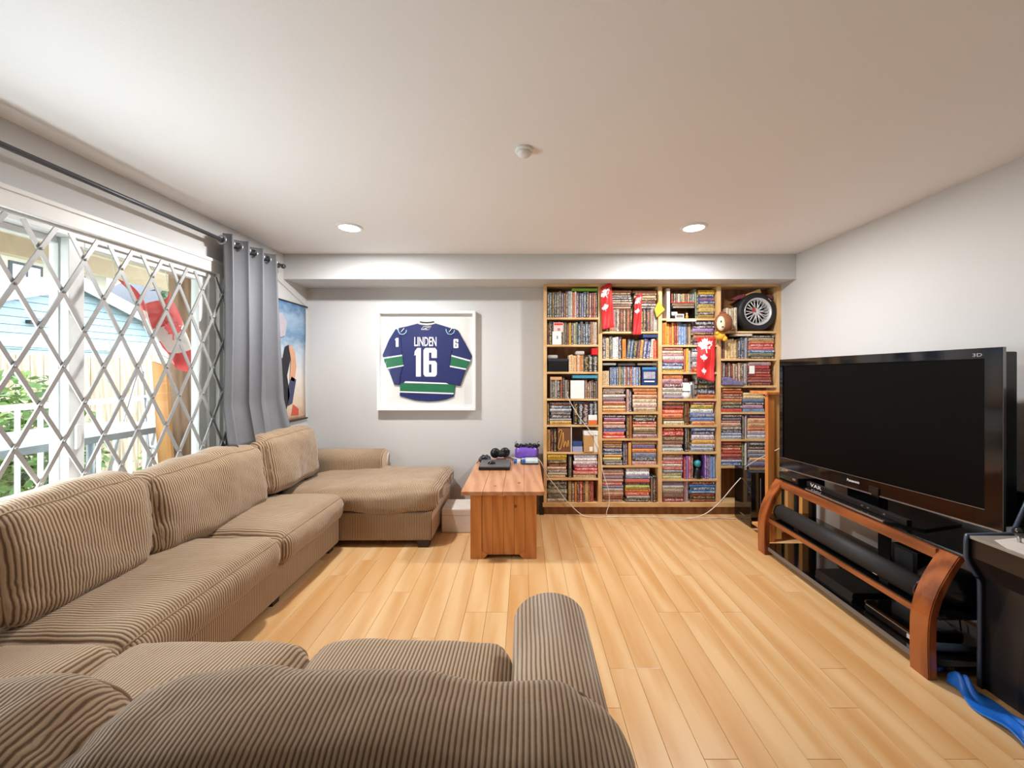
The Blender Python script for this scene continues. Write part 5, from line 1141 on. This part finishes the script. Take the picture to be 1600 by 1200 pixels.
# table, chairs, ladder
M_alu = plain('patio_grey', (150, 160, 166), .4, .3); M_tt = plain('frosted_table', (206, 218, 224), .2, var=.05)
t = thing('patio_table', 'long grey patio table with pale glass top on the deck', 'table', (-3.4, 2.8, DZ))
tx0, tx1, ty0, ty1, tz = -4.02, -3.12, 2.0, 3.62, .90
obj('glass_top', box(tx0+.03, tx1-.03, ty0+.03, ty1-.03, tz-.006, tz+.004), M_tt, t)
bm = bmesh.new()
for a, b, c, d in ((tx0, tx1, ty0, ty0+.045), (tx0, tx1, ty1-.045, ty1), (tx0, tx0+.045, ty0+.045, ty1-.045), (tx1-.045, tx1, ty0+.045, ty1-.045)): add_box(bm, a, b, c, d, tz-.045, tz+.006, 0, .004)
obj('table_frame', bm, M_alu, t)
for x, y in ((tx0+.1, ty0+.12), (tx1-.1, ty0+.12), (tx0+.1, ty1-.12), (tx1-.1, ty1-.12)): obj('leg', tube([(x, y, DZ), (x, y, tz-.04)], .028, 10), M_alu, t)
obj('stretcher', tube([(tx1-.1, ty0+.12, .5), (tx1-.1, ty1-.12, .5)], .014, 8), M_alu, t)
def chair(label, cx, cy, rz):
    t = thing('patio_chair', label, 'chair', (cx, cy, DZ), 'patio chairs')
    Mx = Matrix.Translation((cx, cy, DZ))@Matrix.Rotation(rz, 4, 'Z')
    def T(pts): return [Mx@Vector(p) for p in pts]
    for s in (-1, 1):
        obj('side_tube', tube(T(spline([(s*.27, -.25, 0), (s*.27, -.27, .40), (s*.27, -.22, .62), (s*.27, .05, .65), (s*.27, .24, .60), (s*.27, .27, .3), (s*.27, .29, 0)], 6)), .016, 8), M_alu, t)
        obj('back_tube', tube(T([(s*.25, .20, .40), (s*.25, .36, 1.02)]), .014, 8), M_alu, t)
    obj('back_sling', thickbm(T, [(-.25, .20, .42), (.25, .20, .42), (.25, .35, 1.0), (-.25, .35, 1.0)]), plain('sling_pale', (206, 210, 206), .7), t)
    obj('seat_sling', thickbm(T, [(-.25, -.25, .44), (.25, -.25, .44), (.25, .22, .40), (-.25, .22, .40)]), plain('sling_pale', (206, 210, 206), .7), t)
    obj('top_bar', tube(T([(-.25, .36, 1.02), (.25, .36, 1.02)]), .014, 8), M_alu, t)
    return t
def thickbm(T, q):
    bm = bmesh.new(); a = T(q); n = (a[1]-a[0]).cross(a[3]-a[0]).normalized()*.006
    V0 = [bm.verts.new(p-n) for p in a]; V1 = [bm.verts.new(p+n) for p in a]
    bm.faces.new(V0); bm.faces.new(V1[::-1])
    for i in range(4): bm.faces.new((V0[i], V0[(i+1) % 4], V1[(i+1) % 4], V1[i]))
    return bm
chair('pale sling patio chair between the deck post and the window', -2.75, 3.98, R(200))
chair('pale sling patio chair at the near end of the table', -3.2, 1.55, R(20))
t = thing('step_ladder', 'aluminium step ladder standing behind the patio table', 'ladder', (-4.0, 3.95, DZ))
lx, ly = -3.75, 3.95
for s in (-1, 1):
    obj('front_rail', tube([(lx+.18, ly+s*.22, DZ), (lx+.02, ly+s*.17, 1.38)], .016, 8), M_silver, t); obj('rear_rail', tube([(lx-.35, ly+s*.2, DZ), (lx-.02, ly+s*.17, 1.38)], .014, 8), M_silver, t)
for k in range(4): z = DZ+.25+k*.25; obj('step', box(lx-.02+.12*(1-k/4), lx+.08+.12*(1-k/4), ly-.2, ly+.2, z, z+.025, .003), M_silver, t)
obj('hand_loop', tube(spline([(lx+.02, ly-.17, 1.36), (lx, ly-.16, 1.50), (lx, ly, 1.56), (lx, ly+.16, 1.50), (lx+.02, ly+.17, 1.36)], 6), .014, 8), M_silver, t)
# fence
M_fence = wood('grey_cedar', (190, 172, 152), (152, 132, 112), (8, 8, .8), .85)
t = thing('board_fence', 'weathered cedar board fence beyond the railing', 'fence', (-6.5, 7, -.6))
fm = mesh_of('board', box(-.011, .011, -.068, .068, -.6, 1.60)); fm.materials.append(M_fence)
for i in range(62):
    o = bpy.data.objects.new('board', fm); C.objects.link(o); o.parent = t; o.location = Vector((-6.5+rp.uniform(-.004, .004), 2.6+i*.142, rp.uniform(-.012, .012)))-t.location
for i in range(5): obj('post', box(-6.60, -6.51, 2.6+i*2.1, 2.7+i*2.1, -.6, 1.66), M_fence, t)
obj('fence_rail', box(-6.56, -6.513, 2.5, 11.5, 1.32, 1.40), M_fence, t)
# shrubs and tree
def shrub(name, label, cat, c, r, n, cols, stems, leaf=.05, seed=1):
    rr = random.Random(seed); t = thing(name, label, cat, (c[0], c[1], -.6))
    bm = bmesh.new()
    for i in range(n):
        d = Vector((rr.gauss(0, 1), rr.gauss(0, 1), rr.gauss(0, 1))).normalized()*(rr.random()**.4)
        p = Vector((c[0]+d.x*r[0], c[1]+d.y*r[1], c[2]+d.z*r[2])); e = Vector((rr.gauss(0, 1), rr.gauss(0, 1), rr.gauss(0, .6))).normalized(); g = e.cross(Vector((rr.gauss(0, 1), rr.gauss(0, 1), rr.gauss(0, 1)))).normalized()
        s = leaf*rr.uniform(.6, 1.3)
        f = bm.faces.new([bm.verts.new(p+e*s), bm.verts.new(p+g*s*.5), bm.verts.new(p-e*s), bm.verts.new(p-g*s*.5)]); f.material_index = 0 if rr.random() < .75 else 1
    obj('foliage', bm, [plain(name+'_leaf_a', cols[0], .6), plain(name+'_leaf_b', cols[1], .6)], t)['kind'] = 'stuff'
    for k in range(stems): obj('stem', tube([(c[0]+rr.uniform(-.05, .05), c[1]+rr.uniform(-.05, .05), -.62), (c[0]+rr.uniform(-.4, .4)*r[0], c[1]+rr.uniform(-.4, .4)*r[1], c[2])], .02 if r[2] < 1.2 else .09, 6), plain('bark', (96, 76, 58), .9), t)
shrub('rose_bush', 'leafy green rose bush growing just outside the railing', 'bush', (-5.2, 3.95, .45), (.5, .75, .95), 2600, [(96, 130, 66), (150, 172, 96)], 5, .055, 3)
shrub('low_shrub', 'low flowering shrub with orange blooms below the railing', 'bush', (-4.95, 5.75, .1), (.4, .8, .6), 1200, [(110, 146, 72), (226, 140, 70)], 4, .05, 9)
shrub('garden_tree', 'light green tree rising behind the blue house', 'tree', (-13.5, 19.5, 5.2), (2.2, 2.4, 2.6), 3200, [(120, 146, 84), (196, 192, 92)], 1, .22, 5)
shrub('tall_conifer', 'dark green tree far behind the blue house', 'tree', (-17.5, 21.5, 6.0), (2.0, 2.4, 3.4), 2600, [(84, 108, 84), (112, 134, 100)], 1, .24, 6)
# blue house
t = thing('blue_house', 'blue lap-sided house with white fascia and low gable beyond the fence', 'house', (-10, 8.5, -.6))
ap_y, ap_z, sl_ = 8.5, 3.30, .39; M_sid = plain('blue_siding', (150, 172, 184), .7, var=.06)
hw0, hw1 = 3.6, 12.6
for k in range(24):
    z0 = -.6+k*.16; z1 = z0+.17
    def ext(z): d = (ap_z-z)/sl_; return max(hw0, ap_y-d), min(hw1, ap_y+d)
    if z0 > ap_z-.05: break
    a0, b0 = ext(z0); a1, b1 = ext(min(z1, ap_z-.01))
    obj('siding_board', prism([(a0, z0), (b0, z0), (b1, min(z1, ap_z-.01)), (a1, min(z1, ap_z-.01))], -10.03, -9.985, 'yz') if True else None, M_sid if k > 8 else plain('mint_siding', (196, 214, 206), .7, var=.05), t)
obj('wall_core', prism([(hw0, -.6), (hw1, -.6), (hw1, 1.6), (ap_y, ap_z-.03), (hw0, 1.35)], -14, -10.03, 'yz'), M_sid, t)
M_roof = plain('grey_shingle', (112, 112, 118), .85, var=.25, nscale=20)
for s in (-1, 1):
    e = ap_y+s*5.2; zE = ap_z-5.2*sl_
    obj('roof_slope', prism([(ap_y, ap_z+.02), (e, zE+.02), (e, zE+.14), (ap_y, ap_z+.14)], -14.2, -9.75, 'yz'), M_roof, t)
    obj('fascia', prism([(ap_y, ap_z-.12), (e, zE-.12), (e, zE+.15), (ap_y, ap_z+.15)], -9.75, -9.70, 'yz'), M_rail, t)
obj('band_trim', box(-9.985, -9.95, hw0, 9.3, 1.86, 2.0), M_rail, t)
w_ = obj('window_frame', box(-9.985, -9.93, 9.35, 10.85, .7, 2.1), M_rail, t)
for a in (9.45, 10.15): obj('pane', box(-9.932, -9.92, a, a+.6, .8, 2.0), plain('pane_mint', (190, 206, 204), .2), w_)
lt = obj('wall_light', box(-9.985, -9.88, 7.75, 7.95, 2.33, 2.40), M_black, t)
t = thing('tall_house', 'cream two-storey house with dark window trim behind the blue house', 'house', (-22, 17, -.6))
obj('wall', box(-27, -22, 14.2, 20.4, -.6, 6.6), plain('cream_stucco', (206, 196, 176), .8), t)
for y in (15.0, 16.5, 18.2):
    f = obj('window_frame', box(-22, -21.93, y, y+1.15, 4.7, 6.1), plain('dark_trim', (70, 72, 80), .5), t)
    for a in (.1, .62): obj('pane', box(-21.935, -21.92, y+a, y+a+.43, 4.82, 5.98), plain('pane_sky', (200, 212, 222), .15), f)
obj('roof', prism([(13.4, 6.5), (21.2, 6.5), (19.4, 7.9), (15.2, 7.9)], -27.5, -21.4, 'yz'), plain('slate_roof', (98, 100, 110), .85, var=.2), t)
obj('lower_roof', prism([(13.2, 4.2), (21.4, 4.2), (21.4, 4.35), (13.2, 4.35)], -22, -20.4, 'yz'), plain('slate_roof', (98, 100, 110), .85), t)
t = thing('side_house', 'dark-roofed house with white windows seen past the gable', 'house', (-20, 26, -.6))
obj('wall', box(-25, -20, 22.8, 30, -.6, 5.2), plain('grey_stucco', (176, 178, 182), .8), t)
for y in (23.4, 25.6): f = obj('window_frame', box(-20, -19.93, y, y+1.4, 3.9, 5.0), M_rail, t); obj('pane', box(-19.935, -19.92, y+.1, y+1.3, 4.0, 4.9), plain('pane_dark', (80, 92, 110), .15), f)
obj('roof', prism([(22.2, 5.1), (30.6, 5.1), (28.4, 6.9), (24.4, 6.9)], -25.5, -19.5, 'yz'), plain('slate_roof', (98, 100, 110), .85), t)
